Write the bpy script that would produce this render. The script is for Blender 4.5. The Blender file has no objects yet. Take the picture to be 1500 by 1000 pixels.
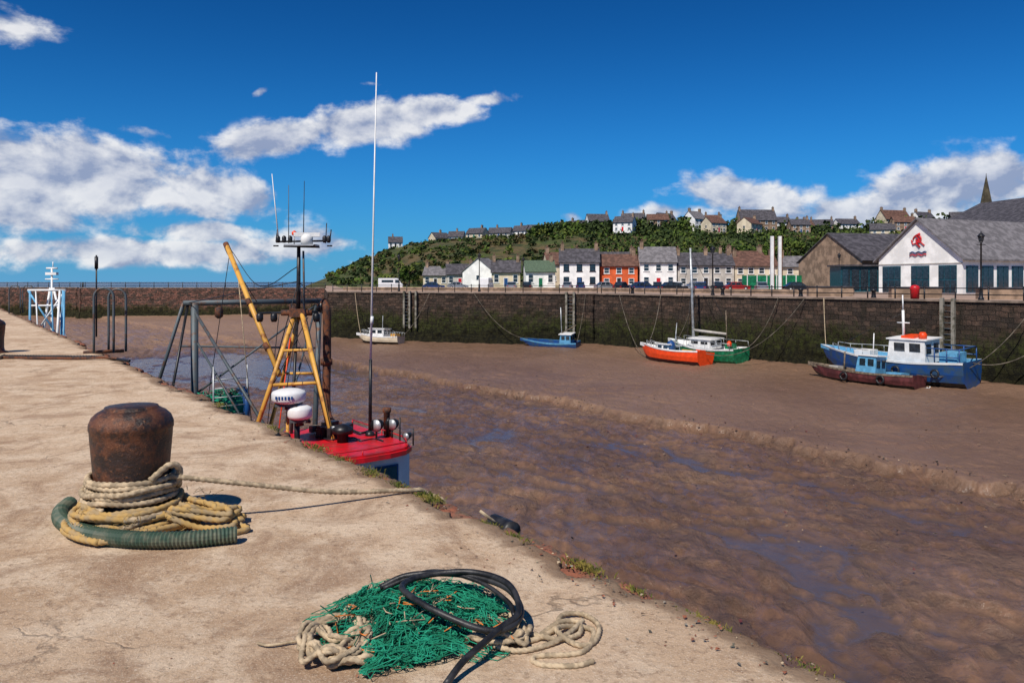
import bpy, math, random
import numpy as np
from mathutils import Vector, Matrix
random.seed(7); rng=np.random.default_rng(7)
sc=bpy.context.scene
R=random.uniform
# ------------------------------------------------------------------ numpy noise
TB=rng.random((256,256))
def vn(x,y):
    xi=np.floor(x).astype(int); yi=np.floor(y).astype(int)
    fx=x-xi; fy=y-yi; fx=fx*fx*(3-2*fx); fy=fy*fy*(3-2*fy)
    a=TB[xi&255,yi&255]; b=TB[(xi+1)&255,yi&255]; c=TB[xi&255,(yi+1)&255]; d=TB[(xi+1)&255,(yi+1)&255]
    return (a*(1-fx)+b*fx)*(1-fy)+(c*(1-fx)+d*fx)*fy
def fbm(x,y,o=5,g=.5):
    x=np.asarray(x,float); y=np.asarray(y,float)
    r=0;a=1;t=0
    for i in range(o):
        r=r+a*vn(x+17.3*i,y+9.1*i); t+=a; a*=g; x,y=(x*1.62-y*1.2)*1.0,(x*1.2+y*1.62)*1.0
    return r/t
def sstep(a,b,x):
    t=np.clip((x-a)/(b-a),0,1); return t*t*(3-2*t)
# ------------------------------------------------------------------ materials
class NT:
    def __init__(s,nt): s.nt=nt; s.n=nt.nodes; s.l=nt.links
    def new(s,t,**k):
        n=s.n.new(t)
        for a,b in k.items(): setattr(n,a,b)
        return n
    def set(s,sock,v):
        if hasattr(v,'is_output'): s.l.new(v,sock)
        else: sock.default_value=v
    def m(s,op,a,b=0.0,c=0.0,clamp=False):
        n=s.n.new('ShaderNodeMath'); n.operation=op; n.use_clamp=clamp
        s.set(n.inputs[0],a); s.set(n.inputs[1],b)
        return n.outputs[0]
    def ss(s,v,a,b):
        n=s.n.new('ShaderNodeMapRange'); n.interpolation_type='SMOOTHSTEP'
        s.set(n.inputs[0],v); n.inputs[1].default_value=a; n.inputs[2].default_value=b
        n.inputs[3].default_value=0; n.inputs[4].default_value=1
        return n.outputs[0]
    def mr(s,v,a,b,c,d):
        n=s.n.new('ShaderNodeMapRange'); s.set(n.inputs[0],v)
        for i,q in enumerate((a,b,c,d)): n.inputs[i+1].default_value=q
        return n.outputs[0]
    def noise(s,vec,scale,detail=5,rough=.55,dist=0):
        n=s.n.new('ShaderNodeTexNoise'); s.l.new(vec,n.inputs['Vector'])
        n.inputs['Scale'].default_value=scale; n.inputs['Detail'].default_value=detail
        n.inputs['Roughness'].default_value=rough; n.inputs['Distortion'].default_value=dist
        return n.outputs['Fac']
    def mix(s,f,a,b,mode='MIX'):
        n=s.n.new('ShaderNodeMix'); n.data_type='RGBA'; n.blend_type=mode
        s.set(n.inputs[0],f)
        for sock,v in((n.inputs[6],a),(n.inputs[7],b)):
            if hasattr(v,'is_output'): s.l.new(v,sock)
            else: sock.default_value=(v[0],v[1],v[2],1)
        return n.outputs[2]
    def bump(s,h,st,dist=.02,nrm=None):
        n=s.n.new('ShaderNodeBump'); s.l.new(h,n.inputs['Height'])
        s.set(n.inputs['Strength'],st); n.inputs['Distance'].default_value=dist
        if nrm: s.l.new(nrm,n.inputs['Normal'])
        return n.outputs[0]
def newmat(name):
    m=bpy.data.materials.new(name); m.use_nodes=True
    t=NT(m.node_tree); bs=m.node_tree.nodes['Principled BSDF']
    tc=t.new('ShaderNodeTexCoord').outputs['Object']
    return m,t,bs,tc
def M(name,c,rough=.7,metal=0,var=.25,scale=3,bump=.0,bs=25,bd=.01,c2=None,amt=(.42,.62),spec=.4):
    m,t,b,tc=newmat(name)
    f=t.noise(tc,scale,6,.6)
    f=t.ss(f,amt[0],amt[1])
    lo=tuple(x*(1-var) for x in c); hi=c2 if c2 else tuple(min(1,x*(1+var)) for x in c)
    b.inputs['Base Color'].default_value=(*c,1)
    t.l.new(t.mix(f,lo if not c2 else c,hi),b.inputs['Base Color'])
    b.inputs['Roughness'].default_value=rough; b.inputs['Metallic'].default_value=metal
    b.inputs['Specular IOR Level'].default_value=spec
    if bump>0:
        t.l.new(t.bump(t.noise(tc,bs,5,.6),bump,bd),b.inputs['Normal'])
    return m
# ------------------------------------------------------------------ mesh builder
def cat(pts,step):
    P=[Vector(p) for p in pts]
    if len(P)<3:
        n=max(1,int((P[1]-P[0]).length/step)); return [P[0].lerp(P[1],i/n) for i in range(n+1)]
    Q=[P[0]*2-P[1]]+P+[P[-1]*2-P[-2]]; out=[]
    for i in range(1,len(Q)-2):
        a,b,c,d=Q[i-1:i+3]; n=max(1,int((c-b).length/step))
        for k in range(n):
            t=k/n; out.append(.5*((2*b)+(c-a)*t+(2*a-5*b+4*c-d)*t*t+(3*b-a-3*c+d)*t**3))
    out.append(P[-1]); return out
class B:
    def __init__(s): s.v=[];s.f=[];s.m=[];s.sm=[];s.mats=[];s.T=Matrix()
    def mi(s,mat):
        if mat not in s.mats: s.mats.append(mat)
        return s.mats.index(mat)
    def add(s,vs,fs,mat,smooth=False):
        o=len(s.v); T=s.T; s.v+= [tuple(T@Vector(v)) for v in vs]; i=s.mi(mat)
        for f in fs: s.f.append(tuple(o+k for k in f)); s.m.append(i); s.sm.append(smooth)
    def box(s,c,sz,mat,yaw=0,tap=1.0):
        x,y,z=[q/2 for q in sz]; ca,sa=math.cos(yaw),math.sin(yaw); vs=[]
        for dz in(-1,1):
            k=tap if dz>0 else 1
            for dx,dy in((-1,-1),(1,-1),(1,1),(-1,1)):
                a,b=dx*x*k,dy*y*k; vs.append((c[0]+a*ca-b*sa,c[1]+a*sa+b*ca,c[2]+dz*z))
        s.add(vs,[(0,3,2,1),(4,5,6,7),(0,1,5,4),(1,2,6,5),(2,3,7,6),(3,0,4,7)],mat)
    def tube(s,path,r,mat,n=8,r1=None,rope=False,pitch=None,smooth=True,caps=True):
        P=[Vector(p) for p in path]; N=len(P)
        if N<2: return
        t0=(P[1]-P[0]).normalized(); up=Vector((0,0,1)) if abs(t0.z)<.9 else Vector((1,0,0))
        u=t0.cross(up).normalized(); vs=[]; L=0
        for i in range(N):
            a=P[max(0,i-1)]; b=P[min(N-1,i+1)]; t=(b-a)
            if t.length<1e-9: t=t0
            t=t.normalized(); u=(u-t*u.dot(t)); 
            if u.length<1e-6: u=t.orthogonal()
            u=u.normalized(); w=t.cross(u)
            if i: L+=(P[i]-P[i-1]).length
            rr=r if r1 is None else r+(r1-r)*i/(N-1)
            for k in range(n):
                ang=2*math.pi*k/n; q=rr
                if rope: q=rr*(1+.15*math.cos(3*(ang)-2*math.pi*L/pitch))
                vs.append(P[i]+(u*math.cos(ang)+w*math.sin(ang))*q)
        fs=[(i*n+k,i*n+(k+1)%n,(i+1)*n+(k+1)%n,(i+1)*n+k) for i in range(N-1) for k in range(n)]
        if caps: fs+=[tuple(reversed(range(n))),tuple((N-1)*n+k for k in range(n))]
        s.add(vs,fs,mat,smooth)
    def cyl(s,a,b,r,mat,r1=None,n=10): s.tube([a,b],r,mat,n,r1)
    def rope(s,pts,r,mat): s.tube(cat(pts,r*.42),r,mat,10,rope=True,pitch=r*2.3)
    def lathe(s,prof,c,mat,n=24,smooth=True):
        vs=[];m=len(prof)
        for r,z in prof:
            for k in range(n):
                a=2*math.pi*k/n; vs.append((c[0]+r*math.cos(a),c[1]+r*math.sin(a),c[2]+z))
        fs=[(i*n+k,i*n+(k+1)%n,(i+1)*n+(k+1)%n,(i+1)*n+k) for i in range(m-1) for k in range(n)]
        fs+=[tuple(reversed(range(n))),tuple((m-1)*n+k for k in range(n))]
        s.add(vs,fs,mat,smooth)
    def ext(s,poly,y0,y1,mat):
        n=len(poly); vs=[(x,y0,z) for x,z in poly]+[(x,y1,z) for x,z in poly]
        fs=[tuple(range(n)),tuple(reversed(range(n,2*n)))]+[(i,i+n,(i+1)%n+n,(i+1)%n) for i in range(n)]
        s.add(vs,fs,mat)
    def build(s,name):
        me=bpy.data.meshes.new(name); me.from_pydata([tuple(v) for v in s.v],[],s.f)
        for m in s.mats: me.materials.append(m)
        me.polygons.foreach_set('material_index',s.m); me.polygons.foreach_set('use_smooth',s.sm)
        me.update(); o=bpy.data.objects.new(name,me); sc.collection.objects.link(o); return o
def TR(x,y,z,yaw=0,roll=0): return Matrix.Translation((x,y,z))@Matrix.Rotation(yaw,4,'Z')@Matrix.Rotation(roll,4,'X')
def Q(s,t,z): return (3.645-.59*s+.808*t, .808*s+.59*t, z)   # quay frame: s along the edge, t across it
# ------------------------------------------------------------------ material library
WHITE=M('white_paint',(.74,.74,.72),.45,var=.08,scale=2)
WHITEW=M('white_render',(.80,.79,.76),.8,var=.1,scale=.6,bump=.2)
CREAM=M('cream_render',(.62,.53,.38),.85,var=.12,scale=.5)
GREYR=M('grey_render',(.45,.42,.37),.85,var=.15,scale=.5)
ORANGE=M('orange_render',(.62,.11,.03),.8,var=.15,scale=.6)
STONE=M('town_stone',(.27,.185,.125),.9,var=.3,scale=.8)
SLATE=M('slate_roof',(.065,.06,.068),.75,var=.35,scale=1.2)
SLATEL=M('grey_slate',(.15,.14,.145),.8,var=.25,scale=1.2)
BROWNR=M('brown_tiles',(.12,.06,.042),.8,var=.3,scale=1.2)
GREENR=M('green_roof',(.08,.12,.075),.7,var=.2)
GLASS=M('window_glass',(.02,.03,.04),.08,var=.3,spec=.8)
TEAL=M('teal_frame',(.01,.06,.085),.4)
BLACK=M('black_paint',(.015,.015,.017),.4,var=.4,scale=8,bump=.1)
RUBBER=M('black_rubber',(.02,.02,.021),.45,var=.5,scale=14,bump=.2,bs=60)
STEEL=M('weathered_steel',(.09,.11,.12),.6,.4,var=.4,scale=6,c2=(.12,.06,.035),amt=(.5,.7),bump=.2)
RUST=M('rust',(.17,.06,.025),.75,.2,var=.5,scale=10,c2=(.05,.03,.025),bump=.5,bs=50)
YEL=M('yellow_mast_paint',(.62,.33,.06),.5,var=.2,scale=5,c2=(.28,.11,.035),amt=(.5,.68),bump=.15)
RED=M('red_deck_paint',(.60,.008,.016),.4,var=.2,scale=6,bump=.15,c2=(.38,.02,.02))
BLUE=M('blue_hull_paint',(.010,.06,.21),.4,var=.25,scale=2,c2=(.03,.07,.13))
LBLUE=M('light_blue_paint',(.11,.33,.52),.5,var=.15)
GREENP=M('green_hull_paint',(.01,.16,.07),.4,var=.3)
ORP=M('orange_hull_paint',(.78,.065,.01),.4,var=.1)
REDH=M('faded_red_hull',(.10,.025,.025),.6,var=.3,scale=2)
WOOD=M('weathered_timber',(.17,.13,.09),.85,var=.35,scale=4,bump=.4)
GREYW=M('grey_timber',(.24,.22,.18),.85,var=.4,scale=2,bump=.4,c2=(.08,.075,.05))
ROPE1=M('pale_rope',(.40,.31,.20),.95,var=.3,scale=18,bump=.6,bs=220,bd=.003)
ROPE2=M('yellow_rope',(.44,.28,.095),.95,var=.35,scale=14,bump=.6,bs=220,bd=.003,c2=(.33,.24,.13))
NETG=M('green_net_twine',(.004,.17,.09),.8,var=.4,scale=12,c2=(.012,.29,.17))
NETO=M('orange_twine',(.6,.18,.03),.8,var=.3)
HOSE=M('green_hose',(.04,.075,.05),.55,var=.3,scale=12,c2=(.11,.12,.08))
ALU=M('galvanised',(.4,.42,.43),.45,.5,var=.2)
TYRE=RUBBER
LEAFD=M('foliage_dark',(.018,.036,.006),.9,var=.5,scale=.15,c2=(.042,.065,.011))
LEAFL=M('foliage_light',(.055,.10,.010),.9,var=.4,scale=.12,c2=(.10,.12,.018))
LEAFO=M('foliage_olive',(.085,.062,.020),.9,var=.4,scale=.12,c2=(.045,.058,.010))
BARK=M('bark',(.08,.055,.04),.95)
GRASS=M('grass_blades',(.09,.11,.015),.9,var=.4,scale=8,c2=(.24,.19,.04))
# ------------------------------------------------------------------ world sky with clouds
SUN_EL=math.radians(50); SUN_AZ=math.radians(208)
w=bpy.data.worlds.new('World'); sc.world=w; w.use_nodes=True
t=NT(w.node_tree); bg=w.node_tree.nodes['Background']
sky=t.new('ShaderNodeTexSky'); sky.sky_type='NISHITA'; sky.sun_disc=False
sky.sun_elevation=SUN_EL; sky.sun_rotation=SUN_AZ; sky.dust_density=.1; sky.ozone_density=4.0; sky.air_density=1.0
g=t.new('ShaderNodeTexCoord').outputs['Generated']
sx=t.new('ShaderNodeSeparateXYZ'); t.l.new(g,sx.inputs[0]); x,y,z=sx.outputs
az=t.m('ARCTAN2',x,y); hor=t.m('SQRT',t.m('ADD',t.m('MULTIPLY',x,x),t.m('MULTIPLY',y,y)))
v=t.m('DIVIDE',z,t.m('MAXIMUM',hor,.02))
skyc=t.mix(1.0,sky.outputs[0],(.055,.49,.94),'MULTIPLY')
skyc=t.mix(t.ss(v,.10,.40),skyc,t.mix(1.0,skyc,(.60,.68,.74),'MULTIPLY'))
haze=t.m('EXPONENT',t.m('MULTIPLY',t.m('MAXIMUM',v,0.0),-14.0))
skyc=t.mix(t.m('MULTIPLY',haze,.85),skyc,(1.3,3.7,6.5))
def cxy(da,dv,ky=1.45):
    c=t.new('ShaderNodeCombineXYZ'); t.l.new(t.m('ADD',az,da),c.inputs[0]); t.l.new(t.m('MULTIPLY',t.m('ADD',v,dv),ky),c.inputs[1]); return c.outputs[0]
f1=t.noise(cxy(0,0),13,10,.58,.15); f2=t.noise(cxy(-.010,.014),13,6,.54,.15)
CL=[(-.52,.118,.17,.052,.0,1.55),(-.37,.108,.10,.036,-.25,1.35),(-.60,.080,.14,.04,0,1.3),(-.46,.034,.26,.020,0,1.25),(-.26,.046,.09,.022,0,1.2),(-.38,.058,.10,.018,0,1.1),
(-.28,.176,.085,.026,.25,1.35),(-.19,.196,.085,.032,.15,1.45),(-.10,.218,.07,.024,.08,1.3),(-.035,.231,.05,.010,.02,1.1),(-.575,.272,.050,.026,0,1.2),(-.3085,.230,.014,.007,.5,.9),(-.18,.247,.02,.005,0,.7),
(.30,.104,.10,.030,-.10,1.3),(.21,.086,.06,.014,0,1.1),(.52,.100,.12,.038,.1,1.4),(.41,.078,.13,.026,0,1.3),(.078,.082,.022,.013,0,1.15),(-.4386,.172,.05,.010,-.1,.9),
(.9,.15,.3,.05,0,1.2),(-1.1,.2,.3,.07,0,1.2)]
mask=None
for a,b_,ra,rb,sl,wt in CL:
    da=t.m('SUBTRACT',az,a); dv=t.m('SUBTRACT',t.m('SUBTRACT',v,b_),t.m('MULTIPLY',da,sl))
    p=t.m('DIVIDE',da,ra); q=t.m('DIVIDE',dv,rb)
    e=t.m('ADD',t.m('MULTIPLY',p,p),t.m('MULTIPLY',q,q))
    k=t.m('MULTIPLY',t.m('EXPONENT',t.m('MULTIPLY',e,-1.0)),wt)
    mask=k if mask is None else t.m('MAXIMUM',mask,k)
d=t.m('ADD',mask,t.m('MULTIPLY',t.m('SUBTRACT',f1,.5),2.9))
alpha=t.m('MULTIPLY',t.ss(d,.40,1.0),t.ss(mask,.08,.4))
lit=t.m('ADD',.50,t.m('MULTIPLY',t.m('SUBTRACT',f1,f2),4.6),clamp=True)
thick=t.ss(d,.9,1.8)
cc=t.mix(lit,(3.0,3.6,5.2),(8.8,8.8,8.9))
cc=t.mix(t.m('MULTIPLY',thick,.34),cc,(3.7,4.2,5.8))
fin=t.mix(t.m('MULTIPLY',alpha,.92),skyc,cc)
t.l.new(fin,bg.inputs['Color']); bg.inputs['Strength'].default_value=.1
# ------------------------------------------------------------------ sun
sd=bpy.data.lights.new('sun','SUN'); sd.energy=5.0; sd.angle=math.radians(.5); sd.color=(1,.93,.84)
so=bpy.data.objects.new('sun',sd); sc.collection.objects.link(so)
ds=Vector((math.sin(SUN_AZ)*math.cos(SUN_EL),math.cos(SUN_AZ)*math.cos(SUN_EL),math.sin(SUN_EL)))
so.rotation_euler=(-ds).to_track_quat('-Z','Y').to_euler()
# ------------------------------------------------------------------ grid helper
def gridmesh(name,X,Y,Z,mat,attrs={},uv=None,smooth=True):
    n,m=X.shape; V=np.stack([X,Y,Z],-1).reshape(-1,3)
    i=np.arange(n*m).reshape(n,m)
    F=np.stack([i[:-1,:-1],i[:-1,1:],i[1:,1:],i[1:,:-1]],-1).reshape(-1,4)
    a,b_,c_=V[F[0,0]],V[F[0,1]],V[F[0,2]]
    if np.cross(b_-a,c_-a)[2]<0: F=F[:,::-1].copy()
    me=bpy.data.meshes.new(name); me.vertices.add(len(V)); me.vertices.foreach_set('co',V.ravel())
    me.loops.add(F.size); me.loops.foreach_set('vertex_index',F.ravel().astype(np.int32))
    me.polygons.add(len(F)); me.polygons.foreach_set('loop_start',np.arange(0,F.size,4,dtype=np.int32))
    me.polygons.foreach_set('loop_total',np.full(len(F),4,dtype=np.int32))
    me.update(calc_edges=True); me.validate()
    me.polygons.foreach_set('use_smooth',[smooth]*len(me.polygons))
    for k,a in attrs.items():
        at=me.attributes.new(k,'FLOAT','POINT'); at.data.foreach_set('value',a.ravel().astype(np.float32))
    if uv is not None:
        L=me.uv_layers.new(name='UVMap'); U=np.stack(uv,-1).reshape(-1,2)[F.ravel()]; L.data.foreach_set('uv',U.ravel())
    me.materials.append(mat); o=bpy.data.objects.new(name,me); sc.collection.objects.link(o); return o
# ------------------------------------------------------------------ mud
m,t,b,tc=newmat('harbour_mud')
wet=t.new('ShaderNodeAttribute',attribute_name='wet').outputs['Fac']
dry=t.new('ShaderNodeAttribute',attribute_name='dry').outputs['Fac']
bnk=t.new('ShaderNodeAttribute',attribute_name='bank').outputs['Fac']
low=t.new('ShaderNodeAttribute',attribute_name='low').outputs['Fac']
mp=t.new('ShaderNodeMapping'); t.l.new(tc,mp.inputs[0]); mp.inputs['Rotation'].default_value=(0,0,math.radians(-36)); mp.inputs['Scale'].default_value=(1,.4,1)
n1=t.noise(tc,.12,6,.6,.5); n2=t.noise(tc,1.8,10,.72,.3); n3=t.noise(mp.outputs[0],.42,9,.64,1.4); n4=t.noise(tc,9,6,.7); n5=t.noise(mp.outputs[0],1.3,8,.66,1.6)
c=t.mix(t.ss(n1,.35,.65),(.130,.072,.043),(.190,.112,.069))
c=t.mix(t.ss(n2,.44,.66),c,t.mix(1.0,c,(.66,.66,.68),'MULTIPLY'))
c=t.mix(t.ss(n5,.50,.62),c,t.mix(1.0,c,(1.30,1.27,1.24),'MULTIPLY'))
c=t.mix(t.m('MULTIPLY',bnk,.5),c,(.205,.122,.078))
c=t.mix(dry,c,(.27,.165,.105))
c=t.mix(t.m('MULTIPLY',low,.35),c,(.085,.055,.038))
c=t.mix(t.m('MULTIPLY',wet,.6),c,(.075,.055,.045))
t.l.new(c,b.inputs['Base Color'])
gl=t.ss(t.m('ADD',n3,t.m('MULTIPLY',low,.10)),.46,.57)
gl=t.m('MULTIPLY',gl,t.m('SUBTRACT',1.0,t.m('MULTIPLY',bnk,.72)))
rg=t.mr(gl,0,1,.46,.15)
rg=t.m('ADD',t.m('MULTIPLY',rg,t.m('SUBTRACT',1.0,wet)),t.m('MULTIPLY',wet,.13))
rg=t.m('ADD',rg,t.m('MULTIPLY',dry,.25)); t.l.new(rg,b.inputs['Roughness'])
b.inputs['Specular IOR Level'].default_value=.5
hh=t.m('ADD',t.m('MULTIPLY',n2,1.0),t.m('MULTIPLY',n4,.20))
hh=t.m('ADD',hh,t.m('MULTIPLY',n3,1.2)); hh=t.m('ADD',hh,t.m('MULTIPLY',n5,.8))
bs_=t.m('SUBTRACT',.92,t.m('MULTIPLY',gl,.62)); bs_=t.m('SUBTRACT',bs_,t.m('MULTIPLY',bnk,.30))
t.l.new(t.bump(hh,t.m('ADD',.10,t.m('MULTIPLY',t.m('SUBTRACT',1.0,wet),bs_)),.20),b.inputs['Normal'])
MUD=m
ss_=np.concatenate([np.arange(2,60,.15),np.arange(60,120,.45),np.arange(120,340,2.0)]); tt_=np.concatenate([np.arange(0,9,1.0),np.arange(9,40,.17),np.arange(40,82,.45)])
S,T=np.meshgrid(ss_,tt_,indexing='ij')
ts=32.8-.035*np.maximum(0,S-34)+ (fbm(S*.25,S*0+3,4)-.5)*2.6+(fbm(S*1.3,T*1.3,4)-.5)*1.6
bank=sstep(-.13,.16,T-ts)
wx=S+24*(fbm(S*.06,T*.06,3)-.5); wy=T+20*(fbm(S*.07+40,T*.07+9,3)-.5)
def ridged(a,b_,o=4): return 1-np.abs(2*fbm(a,b_,o)-1)
rid=np.clip((ridged(wx*.07,wy*.15)-.88)/.12,0,1)
rid2=np.clip((ridged(wx*.20+9,wy*.42+3)-.85)/.15,0,1)
rid3=np.clip((ridged(S*.75+9,T*1.1+3,4)-.78)/.22,0,1)
big=fbm(S*.05+5,T*.09+2,4)-.5
tc_=23+3.5*np.sin(S*.075)+5*(fbm(S*.09,S*0+2,3)-.5)+ (fbm(S*.8,T*.8,3)-.5)*2.2
chan=np.exp(-((T-tc_)/.7)**2); tc2=15.5+.10*S*.6+8*(fbm(S*.11+20,S*0+8,3)-.5)+(fbm(S*.9+5,T*.9,3)-.5)*1.4; chan2=np.exp(-((T-tc2)/.45)**2)
tc3=27.8+6*(fbm(S*.16+60,S*0+5,4)-.5); chan3=np.exp(-((T-tc3)/.35)**2)
Z=-7.06+.32*bank+.20*big+.05*(T-30)/10+.34*sstep(34,60,T)*bank+.10*sstep(24,14,T)
Z+= (fbm(wx*.42,wy*.85,5)-.5)*.30*(1-.65*bank)
Z+= (fbm(S*1.3,T*2.4,5)-.5)*.20*(1-.72*bank)
Z-= rid*.20*(1-.6*bank)+rid2*.14*(1-.45*bank)+rid3*.085*(1-.5*bank)
Z-= (chan*.20+chan2*.18+chan3*.16)*(1-bank)
Z+= np.exp(-((T-ts-.4)/.5)**2)*.14*(fbm(S*2.5,T*2.5,4)-.2)
Z-= np.exp(-((T-ts+.9)/.5)**2)*.10
Z+= sstep(95,112,S)*.42+sstep(58,84,S)*(-.26)*(1-bank)*(1-sstep(95,112,S))
Z+= .5*sstep(5,0,T)+.35*sstep(57.5,61.5,T)*sstep(85,75,S)
lev=-7.36
wet_=sstep(lev+.05,lev-.005,Z); low_=sstep(lev+.26,lev+.03,Z)
Z2=np.maximum(Z,lev+.002*(fbm(S*3,T*3,2)))
dry_=sstep(98,115,S)*.7+.20*bank*sstep(.45,.6,fbm(S*.08,T*.08,3))+.12*np.exp(-((T-ts-.6)/.5)**2)
P=Q(S,T,Z2); gridmesh('harbour_mud',P[0],P[1],P[2],MUD,{'wet':wet_,'dry':np.clip(dry_,0,1),'bank':bank,'low':low_})
mb=B()
for i in range(900):
    s=R(8,70); tt=R(12,60); 
    if random.random()<.35: tt=32.8-.035*max(0,s-34)+random.gauss(.2,.7)
    r_=R(.03,.09); p=Vector(Q(s,tt,-7.1 if tt<32.5 else -6.72+.3*min(1,max(0,(tt-34)/26)))); 
    pts=[p+Vector((R(-1,1),R(-1,1),R(-.3,.9)))*r_ for _ in range(6)]
    mb.add(pts,[(0,1,2),(0,2,3),(0,3,4),(1,4,5),(2,3,5),(1,2,5),(3,4,5)],random.choice([RUBBER,STONE,REDH,WOOD,STONE]))
mb.build('mud_stones')
# ------------------------------------------------------------------ sea
m,t,b,tc=newmat('sea_water'); b.inputs['Base Color'].default_value=(.02,.07,.12,1); b.inputs['Roughness'].default_value=.25
t.l.new(t.bump(t.noise(tc,.25,6,.6),.5,.5),b.inputs['Normal']); SEA=m
bb=B(); bb.add([(-9000,-3000,-8.2),(9000,-3000,-8.2),(9000,12000,-8.2),(-9000,12000,-8.2)],[(0,1,2,3)],SEA); bb.build('sea')
# ------------------------------------------------------------------ near quay surface
m,t,b,tc=newmat('quay_concrete')
n1=t.noise(tc,.35,7,.62,.4); n2=t.noise(tc,2.2,10,.76); n3=t.noise(tc,24,7,.78); n4=t.noise(tc,110,3,.6); n5=t.noise(tc,.9,9,.68,1.6); n6=t.noise(tc,6,10,.78)
c=t.mix(t.ss(n1,.35,.62),(.42,.275,.165),(.58,.42,.28))
c=t.mix(t.ss(n2,.42,.62),c,(.66,.51,.36))
c=t.mix(t.m('MULTIPLY',t.ss(n5,.50,.62),.62),c,(.29,.175,.105))
c=t.mix(t.m('MULTIPLY',t.ss(n6,.52,.66),.52),c,(.27,.17,.105))
c=t.mix(t.m('MULTIPLY',t.ss(n3,.5,.64),.50),c,(.24,.155,.10))
c=t.mix(t.m('MULTIPLY',t.ss(n4,.56,.66),.55),c,(.74,.63,.49))
vo=t.new('ShaderNodeTexVoronoi',feature='DISTANCE_TO_EDGE'); vo.inputs['Scale'].default_value=.42
wv=t.new('ShaderNodeVectorMath',operation='ADD'); t.l.new(tc,wv.inputs[0])
nn=t.new('ShaderNodeTexNoise'); t.l.new(tc,nn.inputs['Vector']); nn.inputs['Scale'].default_value=2.5; nn.inputs['Detail'].default_value=8
sc_=t.new('ShaderNodeVectorMath',operation='SCALE'); t.l.new(nn.outputs['Color'],sc_.inputs[0]); sc_.inputs['Scale'].default_value=.9
t.l.new(sc_.outputs[0],wv.inputs[1]); t.l.new(wv.outputs[0],vo.inputs['Vector'])
crack=t.m('SUBTRACT',1.0,t.ss(vo.outputs['Distance'],.0,.010)); crack=t.m('MULTIPLY',crack,t.ss(n1,.48,.58))
c=t.mix(t.m('MULTIPLY',crack,.55),c,(.12,.08,.055))
ed=t.new('ShaderNodeAttribute',attribute_name='edge').outputs['Fac']
c=t.mix(t.m('MULTIPLY',t.ss(t.m('ADD',ed,t.m('MULTIPLY',t.m('SUBTRACT',n2,.5),1.5)),.38,.85),.75),c,(.19,.115,.068))
t.l.new(c,b.inputs['Base Color']); b.inputs['Roughness'].default_value=.94; b.inputs['Specular IOR Level'].default_value=.15
h=t.m('ADD',t.m('MULTIPLY',n2,1.2),t.m('ADD',t.m('MULTIPLY',n3,.4),t.m('MULTIPLY',n6,.7))); h=t.m('SUBTRACT',h,t.m('MULTIPLY',crack,.4))
t.l.new(t.bump(h,.8,.024),b.inputs['Normal']); CONC=m
s1=np.concatenate([[-60,-30],np.arange(-15,24,.03),np.arange(24,60,.3),np.arange(60,420,5)])
t1=np.array([-400,-60,-20,-8,-4,-2.5,-1.6,-1.0,-.7,-.5,-.36,-.25,-.17,-.11,-.07,-.035,-.012,0,.004])
S,T=np.meshgrid(s1,t1,indexing='ij')
rag=(fbm(S*2.2,S*0+7,6,.6)-.5)*.24 -.10*sstep(.54,.64,fbm(S*3.1+30,S*0+1,4))+.02
k=sstep(-.5,0,T); TT=T+rag*k
Zq=(fbm(S*1.1,T*1.1,4)-.5)*.03*sstep(-8,-1,T) -.018*sstep(-.1,0,T)
Zq[:,-1]=-.16; Zq[:,-2]-=.012
P=Q(S,TT,Zq); gridmesh('quay_pavement',P[0],P[1],P[2],CONC,{'edge':sstep(-.36,0,T)})
COP=M('red_sandstone',(.27,.095,.052),.95,var=.4,scale=4,bump=.9,bs=18,bd=.03,c2=(.15,.10,.065),amt=(.45,.58))
cb=B(); s=-12
while s<150:
    L=R(.35,.95); t0,t1_=-.34,R(.10,.24); zt=R(-.10,-.03); n1_,n2_=12,9
    vs=[]; fs=[]
    for i in range(n1_+1):
        for j in range(n2_+1):
            ss=s+.018+(L-.036)*i/n1_; ttt=t0+(t1_-t0)*j/n2_
            ed=min(i,n1_-i,n2_-j); dz=-.035 if ed==0 else 0
            if j==n2_: ttt+=R(-.04,.015)
            if ed==0 and j==n2_ and i in(0,n1_): ttt-=.05
            vs.append(Q(ss,ttt,zt+dz+R(-.011,.011)))
    for i in range(n1_):
        for j in range(n2_): a=i*(n2_+1)+j; fs.append((a,a+n2_+1,a+n2_+2,a+1))
    base=len(vs)
    for i in range(n1_+1): vs.append(Q(s+.018+(L-.036)*i/n1_,t1_+R(-.02,.01),zt-.4))
    for i in range(n1_): a=i*(n2_+1)+n2_; fs.append((a,a+n2_+1,base+i+1,base+i))
    cb.add(vs,fs,COP,True); s+=L
cb.build('stone_coping')
gb=B()
for i in range(900):
    s=R(1,16) if i<500 else R(1,6); tt=-abs(random.gauss(0,.22))+.02; r_=R(.003,.015)
    if random.random()<.25: tt=-R(0,3); r_=R(.002,.008)
    p=Vector(Q(s,tt,r_*.3)); pts=[p+Vector((R(-1,1),R(-1,1),R(.2,1)))*r_ for _ in range(6)]
    gb.add(pts,[(0,1,2),(0,2,3),(0,3,4),(1,4,5),(2,3,5),(1,2,5),(3,4,5)],random.choice([COP,GREYW,ROPE1,COP]))
gb.build('stone_chips')
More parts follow.
